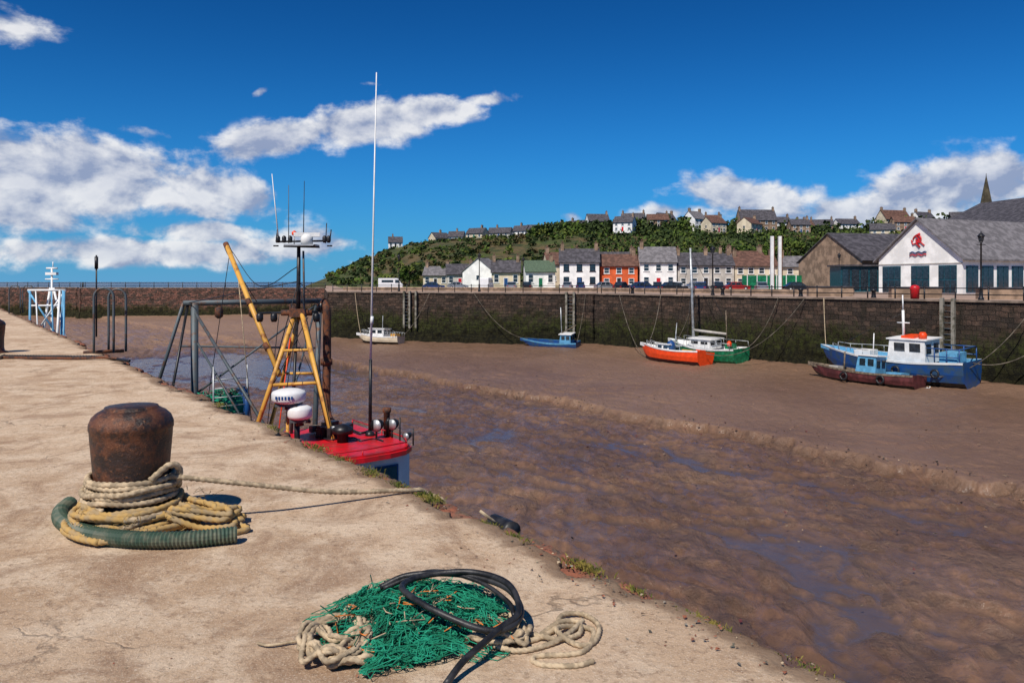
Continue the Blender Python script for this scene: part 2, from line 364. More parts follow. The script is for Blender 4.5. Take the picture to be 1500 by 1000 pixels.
# ------------------------------------------------------------------ walls
def wallmat(name,dark=1.0,red=1.0,zg=-2.3):
    m,t,b,tc=newmat(name)
    uv=t.new('ShaderNodeTexCoord').outputs['UV']
    wn=t.new('ShaderNodeTexNoise'); t.l.new(uv,wn.inputs['Vector']); wn.inputs['Scale'].default_value=.7; wn.inputs['Detail'].default_value=4
    wsc=t.new('ShaderNodeVectorMath',operation='SCALE'); t.l.new(wn.outputs['Color'],wsc.inputs[0]); wsc.inputs['Scale'].default_value=.55
    wad=t.new('ShaderNodeVectorMath',operation='ADD'); t.l.new(uv,wad.inputs[0]); t.l.new(wsc.outputs[0],wad.inputs[1])
    br=t.new('ShaderNodeTexBrick'); t.l.new(wad.outputs[0],br.inputs['Vector'])
    br.inputs['Scale'].default_value=1; br.inputs['Brick Width'].default_value=.85; br.inputs['Row Height'].default_value=.38
    br.inputs['Mortar Size'].default_value=.03; br.inputs['Mortar Smooth'].default_value=.5; br.offset=.43
    br.inputs['Color1'].default_value=(.150*red,.098,.070,1); br.inputs['Color2'].default_value=(.050,.038,.031,1); br.inputs['Mortar'].default_value=(.022,.018,.015,1)
    sp=t.new('ShaderNodeSeparateXYZ'); t.l.new(tc,sp.inputs[0]); zz=sp.outputs[2]
    n1=t.noise(tc,.35,6,.65); n2=t.noise(tc,2.2,8,.8); n3=t.noise(tc,.12,4,.6)
    mp=t.new('ShaderNodeMapping'); t.l.new(tc,mp.inputs[0]); mp.inputs['Scale'].default_value=(1,1,.12); n4=t.noise(mp.outputs[0],1.3,7,.72)
    c=t.mix(t.m('MULTIPLY',t.ss(n2,.42,.6),.7),br.outputs['Color'],(.040,.030,.024))
    c=t.mix(t.m('MULTIPLY',t.ss(n4,.50,.64),.6),c,(.026,.024,.017))
    zn=t.m('ADD',zz,t.m('MULTIPLY',t.m('SUBTRACT',n1,.5),3.4)); zn=t.m('ADD',zn,t.m('MULTIPLY',t.m('SUBTRACT',n3,.5),3.0)); zn=t.m('ADD',zn,t.m('MULTIPLY',t.m('SUBTRACT',n4,.5),4.0))
    g=t.ss(t.m('MULTIPLY',zn,-1.0),-zg-.8,-zg+1.4)
    gr=t.mix(t.ss(n2,.42,.60),(.011,.012,.005),(.048,.058,.011))
    c=t.mix(t.m('MULTIPLY',g,.90),c,gr)
    lo=t.ss(t.m('MULTIPLY',zn,-1.0),3.9,5.4)
    c=t.mix(lo,c,t.mix(t.ss(n2,.4,.6),(.006,.006,.003),(.026,.024,.008)))
    c=t.mix(1.0,c,(dark,dark,dark),'MULTIPLY')
    t.l.new(c,b.inputs['Base Color']); b.inputs['Roughness'].default_value=.85; b.inputs['Specular IOR Level'].default_value=.2
    h=t.m('ADD',br.outputs['Fac'],t.m('MULTIPLY',n2,-2.2))
    t.l.new(t.bump(h,1.0,-.22),b.inputs['Normal']); return m
WALL=wallmat('harbour_wall_stone',1.05,1.05,-2.3); WALLR=wallmat('red_pier_stone',1.7,1.45,-4.0)
def wallstrip(name,pts,mat,z0=-7.6,z1=0.0,dx=.3,nz=34):
    px=[];py=[];u=[];L=0
    for (a,b_) in zip(pts[:-1],pts[1:]):
        d=math.dist(a,b_); n=max(2,int(d/dx))
        for i in range(n+1):
            px.append(a[0]+(b_[0]-a[0])*i/n);py.append(a[1]+(b_[1]-a[1])*i/n);u.append(L+d*i/n)
        L+=d
    zz=np.linspace(z0,z1,nz)
    px,py,u=map(np.array,(px,py,u)); U,Zg=np.meshgrid(u,zz,indexing='ij')
    X=np.repeat(px[:,None],len(zz),1);Y=np.repeat(py[:,None],len(zz),1)
    D=(fbm(U*1.3,Zg*1.7,4)-.5)*.6*sstep(z1,z1-1,Zg)+ -1.2*sstep(-5.2,-7.2,Zg)*fbm(U*.8,Zg*.8,3)
    X=X+D*.5; Y=Y+D*.8
    return gridmesh(name,X,Y,Zg,mat,uv=(U,Zg))
W0=(-26.3,112.);W1=(10,95.6);W2=(78.8,.35);E1=(-43,180);E2=(-99,180);E3=(-103,186);E4=(-230,224)
wallstrip('harbour_wall',[E1,W0,W1,W2],WALL)
wallstrip('pier_wall',[E4,E3,E2,E1],WALLR)
wallstrip('near_quay_wall',[Q(-15,-.38,0)[:2],Q(300,-.38,0)[:2]],WALL,z1=-.13,dx=1.5)
PAVE=M('far_quay_paving',(.38,.26,.19),.9,var=.2,scale=.15,c2=(.29,.21,.16),bump=.2)
COP2=M('far_coping',(.20,.15,.115),.9,var=.3,scale=.8)
g=B(); g.add([(x,y,0) for x,y in[W1,W2,(700,-200),(3000,400),(3000,4000),(-120,4000),(-125,500),(-104,400),(-62,262),E1,W0]],[tuple(range(11))],PAVE); g.build('land_ground')
g=B(); g.add([(x,y,0.0) for x,y in[E1,(-43,188),(-101,188),(-104,194),(-230,232),E4,E3,E2]],[tuple(range(8))],PAVE)
g.build('pier_deck')
VERGE=M('verge_grass',(.07,.11,.02),.95,var=.4,scale=.4,c2=(.13,.13,.04))
g=B(); g.add([(-58,258,.02),(-40,186,.02),(-20,172,.02),(6,170,.02),(10,200,.02),(100,200,.02),(100,260,.02)],[(0,1,2,3,4,5,6)],VERGE); g.build('grass_verge')
ASPH=M('asphalt_road',(.06,.058,.056),.9,var=.2,scale=.5)
g=B(); g.add([(-22,166,.012),(-18,158,.012),(12,150,.012),(36,134,.012),(70,112,.012),(72,120,.012),(44,142,.012),(14,160,.012)],[tuple(range(8))],ASPH); g.build('harbour_road')
def strip(b_,pts,wd,h,z,mat,off=0):
    for a,c in zip(pts[:-1],pts[1:]):
        a=Vector(a).to_3d();c=Vector(c).to_3d();d=(c-a);L=d.length;d.normalize();nr=Vector((-d.y,d.x,0))
        q=(a+c)/2+nr*off; b_.box((q.x,q.y,z+h/2),(L,wd,h),mat,math.atan2(d.y,d.x))
g=B(); strip(g,[W0,W1],.7,.16,.002,COP2,.2); strip(g,[W1,W2],.7,.16,.003,COP2,.2); strip(g,[E2,E1],.7,.2,.004,COP2,.3); strip(g,[E4,E3],.7,.2,.005,COP2,.3); g.build('wall_coping')
def railing(name,pts,off,h=1.1,sp=2.4,mat=BLACK,rails=(.55,1.05),r=.04,z=0):
    b_=B()
    for a,c in zip(pts[:-1],pts[1:]):
        a=Vector(a).to_3d();c=Vector(c).to_3d();d=(c-a);L=d.length;d.normalize();nr=Vector((-d.y,d.x,0));a=a+nr*off;c=c+nr*off
        n=int(L/sp)
        for i in range(n+1):
            p=a+d*(L*i/n); b_.cyl((p.x,p.y,z),(p.x,p.y,z+h),r*1.5,mat,n=6); b_.lathe([(.03,0),(.08,.04),(.08,.1),(.02,.15)],(p.x,p.y,z+h-.02),mat,6)
        for q in rails: b_.cyl((a.x,a.y,z+q),(c.x,c.y,z+q),r,mat,n=5)
    return b_.build(name)
railing('quay_railing',[W0,W1,W2],1.2)
railing('pier_railing',[E4,E3,E2,E1],1.0,1.3,3.2,BLACK,(.6,1.2),.05)
g=B(); strip(g,[(-30,140),(14,122),(40,92)],.5,.6,0.004,STONE); g.build('low_stone_wall')
# ------------------------------------------------------------------ hill
rx=np.array([-150,-112,-104,-94,-80,-66,-52,-17,24,52,87,120,157,200,260,420]); rz=np.array([-6,-3,0,4,10.5,16,20,23,26,27,27,25,24,27,28,28.])
def xeff(x,y): return x-.26*np.maximum(400-y,0)*np.clip((20-x)/60,0,1)
X,Y=np.meshgrid(np.arange(-150,430,2.0),np.arange(225,640,3.0),indexing='ij')
XE=xeff(X,Y)
Zh=np.interp(XE,rx,rz); prof=sstep(235,400,Y); 
Zh=Zh*prof+ (fbm(X*.03,Y*.03,5)-.5)*7*prof*sstep(-104,-60,XE)*(1-sstep(380,410,Y)*.8)-.3
Zh=np.where(XE<-105,-9.0,Zh)
m,t,b,tc=newmat('hillside_grass')
n1=t.noise(tc,.03,6,.65,.6); n2=t.noise(tc,.18,7,.7); n3=t.noise(tc,.8,5,.7)
c=t.mix(t.ss(n1,.42,.58),(.055,.08,.011),(.12,.08,.032)); c=t.mix(t.ss(n2,.46,.6),c,(.026,.038,.008)); c=t.mix(t.m('MULTIPLY',t.ss(n3,.5,.7),.5),c,(.12,.13,.022))
t.l.new(c,b.inputs['Base Color']); b.inputs['Roughness'].default_value=.95; t.l.new(t.bump(n3,1.0,1.0),b.inputs['Normal']); HILL=m
gridmesh('hill',X,Y,Zh,HILL)
def hz(x,y):
    return float(np.interp(float(xeff(np.array(float(x)),np.array(float(y)))),rx,rz)*sstep(235,400,np.array(float(y))))-.3
def foliage(b_,c,r,n,leaf,mats,flat=.75):
    c=Vector(c); mat=random.choice(mats); vs=[];fs=[]
    for i in range(n):
        d=Vector((random.gauss(0,1),random.gauss(0,1),random.gauss(0,1))).normalized()*(r*random.random()**.4)
        p=c+Vector((d.x,d.y,d.z*flat)); a=Vector((R(-1,1),R(-1,1),R(-1,1))).normalized(); q=a.orthogonal().normalized(); a2=q.cross(a)
        k=leaf*R(.5,1.3); o=len(vs); vs+=[p+q*k,p+a2*k*.8,p-q*k,p-a2*k*.8]; fs.append((o,o+1,o+2,o+3))
    b_.add(vs,fs,mat)
hb=B()
for i in range(4000):
    x=R(-98,330); y=R(245,400)
    if float(xeff(np.array(x),np.array(y)))<-95: continue
    dn=float(fbm(np.array(x*.035),np.array(y*.035),3)); 
    if x<30 and dn<.50: 
        if random.random()<.7: continue
    r=R(.8,2.4) if x<20 else R(1.8,5.0)
    foliage(hb,(x,y,hz(x,y)+r*.25),r,34,.70,[LEAFD,LEAFD,LEAFL,LEAFO] if x<20 else [LEAFD,LEAFD,LEAFL])
for i in range(170):
    x=R(10,85); foliage(hb,(x,R(370,395),hz(x,385)+R(0,3)),R(3,5),60,.9,[LEAFD,LEAFD,LEAFL])
for i in range(150):
    x=R(70,330); foliage(hb,(x,R(235,300),R(2,8)),R(3,5),60,.9,[LEAFD,LEAFL,LEAFL])
for i in range(190):
    x=R(45,300); foliage(hb,(x,R(385,403),hz(x,400)+R(0,5)),R(2.5,5),60,.9,[LEAFD,LEAFD,LEAFL])
hb.build('hillside_scrub')
def tree(x,y,z,h,cr,mats):
    b_=B(); b_.tube(cat([(x,y,z),(x+.2,y,z+h*.3),(x-.1,y+.1,z+h*.6)],1),.35,BARK,7,.15)
    for i in range(7):
        a=R(0,6.28); b_.tube([(x,y,z+h*R(.3,.5)),(x+math.cos(a)*cr*.4,y+math.sin(a)*cr*.4,z+h*.65),(x+math.cos(a)*cr*.7,y+math.sin(a)*cr*.7,z+h*.8)],.14,BARK,5,.04)
    for i in range(18):
        a=R(0,6.28);q=R(0,cr*.75); foliage(b_,(x+math.cos(a)*q,y+math.sin(a)*q,z+h*R(.45,.92)),cr*R(.3,.5),90,.42,mats)
    b_.build('tree')
for x,y,h,c_ in[(84,205,14,5),(92,210,16,6),(100,205,15,5),(75,212,13,4.5),(108,215,14,5),(62,210,11,4),(68,207,12,4),(-2,215,7,3.5),(15,225,9,4),(-18,222,6,3),(38,212,10,4),(50,216,10,4),(22,216,9,4),(-30,228,6,3),(-10,222,7,3.5)]:
    tree(x,y,0,h,c_,[LEAFD,LEAFL,LEAFL])
# ------------------------------------------------------------------ houses
def house(name,x,y,z,w_,d,e,r,yaw,wall,roof,cols=3,st=2,ch=(-1,1),door=1,trim=WHITE,win=GLASS,chm=STONE,gw=False):
    b_=B(); b_.T=TR(x,y,z,yaw); hw=w_/2;hd=d/2
    vs=[(-hw,-hd,-.8),(hw,-hd,-.8),(hw,hd,-.8),(-hw,hd,-.8),(-hw,-hd,e),(hw,-hd,e),(hw,hd,e),(-hw,hd,e),(-hw,0,r),(hw,0,r)]
    b_.add(vs,[(0,1,5,4),(2,3,7,6),(1,2,6,9,5),(3,0,4,8,7)],wall)
    o=.35; k=(r-e)/hd; th=.16
    for s_ in(-1,1):
        ye=s_*(hd+o); ze=e-k*o+.03; A=[(-hw-.25,ye,ze),(hw+.25,ye,ze),(hw+.25,0,r+.03),(-hw-.25,0,r+.03)]
        vs=A+[(p[0],p[1],p[2]+th) for p in A]
        b_.add(vs,[(0,1,2,3),(7,6,5,4),(0,4,5,1),(3,7,4,0),(1,5,6,2)],roof)
    b_.box((0,-hd-o-.06,e-k*o+.06),(w_+.5,.12,.12),BLACK)
    sh=e/st
    for f in range(st):
        for i in range(cols):
            wx_=-hw+w_*(i+.5)/cols; wz=sh*f+sh*.55
            if f==0 and door and i==(cols//2):
                b_.box((wx_,-hd-.02,1.1),(1.15,.1,2.2),trim); b_.box((wx_,-hd-.05,1.05),(.85,.1,2.0),random.choice([BLUE,RED,GREENP,BLACK])); continue
            b_.box((wx_,-hd-.02,wz),(1.25,.1,sh*.55),trim); b_.box((wx_,-hd-.045,wz),(1.0,.1,sh*.47),win); b_.box((wx_,-hd-.06,wz),(1.0,.1,.07),trim)
            b_.box((wx_,-hd-.06,wz-sh*.3),(1.5,.18,.12),trim)
    for s_ in(-1,1):
        if gw:
            b_.box((s_*(hw+.02),0,e*.6),(.1,1.0,1.3),trim); b_.box((s_*(hw+.05),0,e*.6),(.1,.8,1.1),win)
    for cpos in ch:
        cx=cpos*(hw-.55); b_.box((cx,0,r+.35),(.75,1.3,1.9),chm); b_.box((cx,0,r+1.32),(.9,1.45,.14),chm)
        for q in(-.35,.35): b_.cyl((cx,q,r+1.38),(cx,q,r+1.9),.14,BROWNR,r1=.11,n=7)
    return b_.build(name)
rd=math.radians
YF=180
house('white_house',15.4,YF,.3,8.8,8,5.6,8.6,rd(-4),WHITEW,SLATE,3,2,trim=BLACK)
house('orange_house',24.4,YF+1,.3,8.3,8,4.8,7.4,rd(-4),ORANGE,BROWNR,3,2,ch=(1,))
house('pebbledash_house',33,YF-1,.3,8.0,8,5.6,9.0,rd(-5),WHITEW,SLATEL,3,2,ch=(-1,))
house('terraced_house',43.5,YF-1,.3,12.4,8,4.9,7.4,rd(-4),GREYR,SLATE,5,2,ch=(-1,.1,1))
house('cream_house',54.5,YF-2,.3,9.2,8,4.7,7.0,rd(-5),CREAM,BROWNR,4,2)
house('stone_house',66,YF-4,.3,12,8,4.5,6.8,rd(-6),CREAM,SLATEL,4,2,ch=(-1,.2,1))
house('green_roof_cottage',6.5,190,.3,7,8,3.6,6.2,rd(4),WHITEW,GREENR,3,1,ch=(1,))
house('beige_cottage',-1.5,196,.3,7,7,3.6,6.4,rd(0),CREAM,SLATE,3,1)
house('white_gable_house',-7.5,205,.3,6,9,3.8,7.2,rd(65),WHITEW,SLATEL,2,2,ch=(),gw=True)
house('low_cottage',-14,210,.3,7,7,3.2,5.8,rd(5),GREYR,SLATE,3,1,ch=(1,))
house('low_cottage',-21,222,.3,7,7,3.0,5.4,rd(-5),CREAM,SLATEL,3,1)
house('back_cottage',13,204,1,9,7,5,8,rd(10),CREAM,BROWNR,3,2)
house('back_cottage',27,207,1,10,7,5,8.2,rd(0),STONE,SLATE,3,2)
house('back_cottage',49,206,1,12,7,5,8,rd(-10),WHITEW,SLATE,3,2)
house('back_cottage',60,203,1,10,7,5,8.3,rd(15),STONE,BROWNR,3,2)
for x,y,w_,e,r,wl,rf in[(44,398,11,3.5,7,WHITEW,SLATE),(60,400,13,5,9,CREAM,SLATE),(76,402,13,6,10,GREYR,SLATE),(92,398,12,6,9.5,WHITEW,SLATEL),(104,402,9,5,8,STONE,BROWNR),
  (120,400,20,5.5,11,STONE,SLATE),(136,404,11,6,9,WHITEW,SLATE),(148,404,11,6,9.5,CREAM,BROWNR),(160,404,12,6,9.5,STONE,SLATE),(173,404,12,6,9,WHITEW,SLATE),
  (193,398,19,6,10.5,CREAM,BROWNR),(215,404,14,5,9,WHITEW,SLATE),(232,404,14,5,9,STONE,SLATE),(250,404,14,5,9,CREAM,SLATE)]:
    house('hilltop_house',x+R(-2.5,2.5),y+R(-9,7),hz(x,y)+R(-.6,2.4),w_*R(.7,1.0),8,e*R(.85,1.1),r,rd(R(-50,40)),wl,rf,max(2,int(w_/3.5)),2,ch=random.choice([(-1,1),(1,),(-1,.1)]),gw=True)
for x,y,w_ in[(52,362,9),(70,378,10),(93,362,9),(112,370,12),(138,378,9),(165,350,10),(186,374,10)]:
    house('hillside_house',x,y,hz(x,y)+1.4,w_,7,4.2,7,rd(R(-50,50)),random.choice([WHITEW,CREAM,STONE]),random.choice([SLATE,BROWNR]),3,2,ch=(1,),gw=True)
for x,y,w_ in[(-60,404,7),(-38,410,9),(-29,412,8),(-18,410,10),(-6,412,12),(5,412,8),(14,411,12),(24,412,10),(34,406,10)]:
    house('hilltop_bungalow',x,y,hz(x,y)+R(.2,1.4),w_,7,2.8,5.6,rd(R(-40,40)),random.choice([WHITEW,CREAM,GREYR]),SLATE,3,1,ch=(R(-.8,.8),),gw=True)
# museum building
b_=B(); yaw=rd(23); b_.T=TR(57.4,100,0,yaw)
Wd=13;Lr=22;e=4.7;r=9.9
b_.add([(0,0,0),(Lr,0,0),(Lr,Wd,0),(0,Wd,0),(0,0,e),(Lr,0,e),(Lr,Wd,e),(0,Wd,e),(0,Wd/2,r),(Lr,Wd/2,r)],[(0,1,5,4),(2,3,7,6),(1,2,6,9,5),(3,0,4,8,7)],WHITEW)
for s_,y0 in((-1,0),(1,Wd)):
    A=[(-.5,y0+s_*.6,e-.48),(Lr+.4,y0+s_*.6,e-.48),(Lr+.4,Wd/2,r+.05),(-.5,Wd/2,r+.05)]; vs=A+[(p[0],p[1],p[2]+.22) for p in A]
    b_.add(vs,[(0,1,2,3),(7,6,5,4),(0,4,5,1),(3,7,4,0),(1,5,6,2)],SLATEL)
for y0,y1 in((.8,3.4),(4.8,7.6),(9.3,12.3)):
    b_.box((-.03,(y0+y1)/2,1.9),(.12,y1-y0,3.6),TEAL)
    n=3
    for i in range(n):
        for j in range(2): b_.box((-.08,y0+(y1-y0)*(i+.5)/n,.95+j*1.8),(.1,(y1-y0)/n-.14,1.6),GLASS)
b_.box((-.04,Wd/2,3.95),(.1,Wd,.12),GREYR)
for i in range(7):
    xx=1.7+i*2.9; b_.box((xx,-.03,1.9),(2.2,.12,3.4),TEAL)
    for k in(-.5,.5): b_.box((xx+k,-.07,1.9),(.85,.12,3.1),GLASS)
em=[(-.12,6.5+math.cos(a)*rr,7.2+math.sin(a)*rr) for a,rr in[(k*.35,.75-k*.028) for k in range(20)]]
b_.tube(em,.10,RED,6); b_.tube([(-.12,6.2,6.2),(-.12,6.7,6.7),(-.12,6.3,7.3),(-.12,6.8,7.8),(-.12,6.2,8.0)],.14,RED,6)
b_.tube([(-.12,5.5,6.4),(-.12,6.1,6.9),(-.12,7.3,6.6),(-.12,7.5,7.2)],.09,RED,6)
b_.tube([(-.12,5.2+k*.2,5.5+.1*math.sin(k*1.3)) for k in range(14)],.08,BLUE,5); b_.tube([(-.12,5.2+k*.2,5.15+.1*math.sin(k*1.3)) for k in range(14)],.07,RED,5)
b_.build('museum_building')
house('dark_hall',59,128,0,17,16,4.8,9.2,rd(14),STONE,SLATE,5,1,ch=(),trim=TEAL)
house('large_hall',106,152,0,40,30,11.5,18.5,rd(100),STONE,SLATE,4,2,ch=())
b_=B(); b_.box((45.5,133,1.3),(13,.3,2.6),GREENP); 
for i in range(8): b_.box((39.8+i*1.65,132.8,1.3),(.12,.12,2.8),WHITE)
b_.build('green_hoarding')
b_=B(); b_.box((52.5,119,1.9),(7,4,3.8),TEAL)
for i in range(5): b_.box((49.8+i*1.35,116.95,1.9),(1.1,.12,3.0),GLASS)
b_.box((52.5,119,3.95),(7.6,4.8,.25),SLATE); b_.build('glazed_entrance')
SPI=M('spire_stone',(.06,.05,.03),.9,var=.4,scale=.5)
b_=B(); cx,cy=151,250; b_.box((cx,cy,10),(5.5,5.5,20),SPI); b_.lathe([(3.0,0),(2.9,.5),(1.5,7.5),(.12,15),(.05,16)],(cx,cy,20),SPI,8,False)
for a in range(4): b_.lathe([(.5,0),(.45,1.5),(.02,4)],(cx+2.4*(1 if a&1 else -1),cy+2.4*(1 if a&2 else -1),20),SPI,6,False)
b_.box((cx,cy-2.8,16),(1.2,.15,3.2),BLACK); b_.build('church_spire')
# ------------------------------------------------------------------ street furniture
def lamp(x,y,h):
    b_=B(); b_.lathe([(.22,0),(.22,.25),(.15,.35),(.13,1.0),(.16,1.05),(.08,1.2),(.06,h-1.0),(.10,h-.98),(.05,h-.9)],(x,y,0),BLACK,10)
    b_.cyl((x-.35,y,h-1.1),(x+.35,y,h-1.1),.03,BLACK,n=6)
    b_.lathe([(.14,0),(.24,.45)],(x,y,h-.88),GLASS,6,False)
    for k in range(6):
        a=k*math.pi/3; b_.cyl((x+.14*math.cos(a),y+.14*math.sin(a),h-.88),(x+.25*math.cos(a),y+.25*math.sin(a),h-.42),.02,BLACK,n=4)
    b_.lathe([(.30,0),(.26,.08),(.12,.24),(.05,.30),(.03,.42)],(x,y,h-.43),BLACK,8)
    b_.build('street_lamp')
lamp(37.4,62.6,5.6); lamp(21.6,84.5,5.5); lamp(-5,120,6); lamp(50,120,6); lamp(2,140,6); lamp(-18,125,6)
b_=B()
for dx in(-.55,.45): 
    b_.box((34.0+dx,101,3.7),(.36,.36,7.4),WHITE); b_.box((34.22+dx,100.9,3.7),(.08,.3,7.2),RUST)
b_.box((34,101,.3),(2,1.0,.6),GREYR); b_.build('white_marker_posts')
b_=B(); b_.lathe([(.32,0),(.36,.9),(.38,.95),(.38,1.1),(.30,1.22),(.1,1.3)],(33.3,64.9,0),RED,12); b_.build('litter_bin')
for i,(x,y) in enumerate([(14.2,92.5),(22,82),(27.4,74.5),(31.6,68.6),(40,57.5)]):
    b_=B(); b_.lathe([(.25,0),(.2,.1),(.17,.5),(.26,.62),(.26,.72),(.1,.8)],(x,y,.16),BLACK,10); b_.build('quay_bollard')
for x,y in((44,70),(49,68),(55,66),(39,76),(34,84)):
    b_=B(); b_.box((x,y,.5),(4.5,1.1,1.0),STONE,rd(-10)); b_.box((x,y,1.03),(4.7,1.3,.1),SLATE,rd(-10)); b_.build('low_boundary_wall')
# ------------------------------------------------------------------ cars
CARM=[M('car_silver',(.45,.46,.48),.25,.5,var=.05),M('car_black',(.015,.016,.02),.2,var=.1),M('car_blue',(.02,.05,.16),.25,var=.1),M('car_red',(.35,.02,.02),.25,var=.1),M('car_white',(.75,.75,.75),.3,var=.04)]
def car(x,y,yaw,mat,van=False,name='parked_car'):
    b_=B(); b_.T=TR(x,y,0.016,yaw)
    if van:
        b_.ext([(-2.5,.35),(2.5,.35),(2.55,.9),(2.3,1.15),(1.7,2.0),(1.3,2.25),(-2.45,2.25),(-2.5,2.1)],-.95,.95,mat)
        b_.ext([(1.0,1.25),(2.1,1.25),(1.62,1.9),(1.0,1.9)],-.97,.97,GLASS); b_.box((-.6,0,1.6),(2.4,1.93,.5),GLASS); wb=1.55
        b_.add([(2.28,-.8,1.2),(2.28,.8,1.2),(1.76,.75,1.96),(1.76,-.75,1.96)],[(0,1,2,3)],GLASS)
    else:
        b_.ext([(-2.05,.3),(2.05,.3),(2.1,.55),(2.0,.8),(1.15,.92),(-1.7,.95),(-2.05,.85),(-2.1,.6)],-.85,.85,mat)
        b_.ext([(-1.75,.94),(1.15,.91),(.45,1.4),(-.2,1.48),(-1.1,1.42)],-.70,.70,GLASS)
        b_.ext([(.5,1.38),(.4,1.43),(-.2,1.51),(-1.1,1.45),(-1.2,1.4)],-.72,.72,mat)
        for xx in(-.35,.55,-1.2): b_.ext([(xx-.05,.93),(xx+.05,.93),(xx*.85+.03,1.42),(xx*.85-.05,1.42)],-.715,.715,mat)
        wb=1.3
    for xx in(-wb,wb):
        for s_ in(-1,1):
            b_.cyl((xx,s_*.68,.32),(xx,s_*.88,.32),.33,TYRE,n=14); b_.cyl((xx,s_*.87,.32),(xx,s_*.90,.32),.19,ALU,n=10)
    for s_ in(-1,1): b_.box((2.05,s_*.62,.68),(.12,.3,.14),WHITE); b_.box((-2.06,s_*.65,.72),(.1,.25,.16),RED)
    b_.build(name)
car(-25.5,165,rd(4),CARM[4],True,'white_van'); car(-5,152,rd(80),CARM[4],True,'camper_van')
for x,y,yw,k in[(10.5,148,80,0),(13,149,85,2),(16.8,140,10,0),(19,136,60,1),(22.5,137,-10,2),(25,135,80,1),(28,134,95,4),(31,131,5,0),(33.5,128,85,1),(37.5,131,0,3),(40,126,80,0),(44,121,0,1),(29,120,70,2),(0,150,85,0),(3,151,85,1),(-11,160,0,0),(58,140,10,0),(20.5,122,20,2),(24,117,15,1),(-15,150,10,2)]:
    car(x,y,rd(yw),CARM[k])
# ------------------------------------------------------------------ boats
def hull(b_,L,Bm,H,top,bot,stripe,deck,sheer=.35,bowr=.8,sternw=.8):
    n=16; rings=[]
    for i in range(n+1):
        u=i/n; x=-L/2+L*u
        hb_=Bm/2*(sternw+(1-sternw)*sstep(0,.35,np.array(u)))*(1-max(0,(u-.45)/.55)**2.3); hb_=max(float(hb_),.02)
        zg=H*(1+sheer*max(0,(u-.35)/.65)**2+.08*max(0,(.3-u)/.3)); kz=H*.02+H*.55*max(0,(u-.8)/.2)**2
        xo=bowr*max(0,(u-.7)/.3)**2
        rings.append([(x,0,kz),(x+xo*.15,hb_*.55,kz+H*.10),(x+xo*.35,hb_*.86,kz+(zg-kz)*.33),(x+xo*.6,hb_*.97,kz+(zg-kz)*.6),(x+xo*.85,hb_*1.0,zg-.16),(x+xo*.85,hb_*1.03,zg-.15),(x+xo,hb_*1.04,zg),(x+xo,hb_*.93,zg),(x+xo,hb_*.90,zg-.32)])
    m_=len(rings[0])
    for s_ in(-1,1):
        vs=[(p[0],p[1]*s_,p[2]) for r_ in rings for p in r_]
        for j in range(m_-1):
            mt=bot if j<2 else(top if j<4 else(stripe if j<7 else deck))
            fs=[(i*m_+j,(i+1)*m_+j,(i+1)*m_+j+1,i*m_+j+1) for i in range(n)]
            if s_<0: fs=[tuple(reversed(f)) for f in fs]
            b_.add(vs,fs,mt,j<4)
    vs=[];fs=[]
    for r_ in rings: vs+=[(r_[-1][0],r_[-1][1],r_[-1][2]),(r_[-1][0],-r_[-1][1],r_[-1][2])]
    fs=[(2*i,2*i+1,2*i+3,2*i+2) for i in range(n)]; b_.add(vs,fs,deck)
    r_=rings[0]; b_.add([p for p in r_[:8]]+[(p[0],-p[1],p[2]) for p in reversed(r_[:8])],[tuple(range(16))],top)
def cabin(b_,x,z,l,w_,h,mat,roof,win=GLASS,rake=.25):
    b_.ext([(x-l/2,z),(x+l/2,z),(x+l/2-rake,z+h),(x-l/2,z+h)],-w_/2,w_/2,mat)
    b_.box((x-rake*.4,0,z+h+.04),(l+.15,w_+.2,.09),roof)
    for s_ in(-1,1):
        for k in range(2): b_.box((x-l*.22+k*l*.4-rake*.3,s_*(w_/2+.005),z+h*.68),(l*.28,.04,h*.36),win)
    for s_ in(-1,1):
        b_.add([(x+l/2-rake*.42+.02,s_*w_*.06,z+h*.42),(x+l/2-rake*.42+.02,s_*w_*.44,z+h*.42),(x+l/2-rake*.9+.02,s_*w_*.44,z+h*.88),(x+l/2-rake*.9+.02,s_*w_*.06,z+h*.88)],[(0,1,2,3)],win)
        b_.box((x-l/2-.01,s_*w_*.25,z+h*.62),(.04,w_*.32,h*.4),win)
def rails(b_,L,Bm,z,x0,x1,h=.6):
    for s_ in(-1,1):
        pts=[(x0+(x1-x0)*i/5,s_*Bm/2*.95*(1-max(0,((x0+(x1-x0)*i/5)/L+.5-.5)/.5)**2.3),z+(.25 if i==5 else .1*i/5)) for i in range(6)]
        b_.tube([(p[0],p[1],p[2]+h) for p in pts],.03,ALU,5)
        for p in pts: b_.cyl(p,(p[0],p[1],p[2]+h),.025,ALU,n=4)
def tyres(b_,Bm,z,xs):
    for x in xs:
        for s_ in(-1,1): b_.tube([(x+.28*math.cos(a*.5236),s_*(Bm/2*1.07),z+.28*math.sin(a*.5236)) for a in range(13)],.08,RUBBER,6)
zm=-6.72; YW=rd(125.8); YV=rd(156)
b_=B(); b_.T=TR(-17.3,103.5,zm,YV,rd(3)); hull(b_,6.2,2.4,1.1,CREAM,BLACK,WHITE,WHITE); cabin(b_,.3,.95,2.4,1.6,1.1,WHITE,WHITE); rails(b_,6.2,2.4,1.2,.8,2.9,.5); rails(b_,6.2,2.4,1.1,-2.9,-1,.5); b_.cyl((-.2,0,2.1),(-.2,0,3.8),.04,ALU); b_.box((-2.2,0,1.2),(.7,1.2,.5),YEL); b_.build('white_motor_boat')
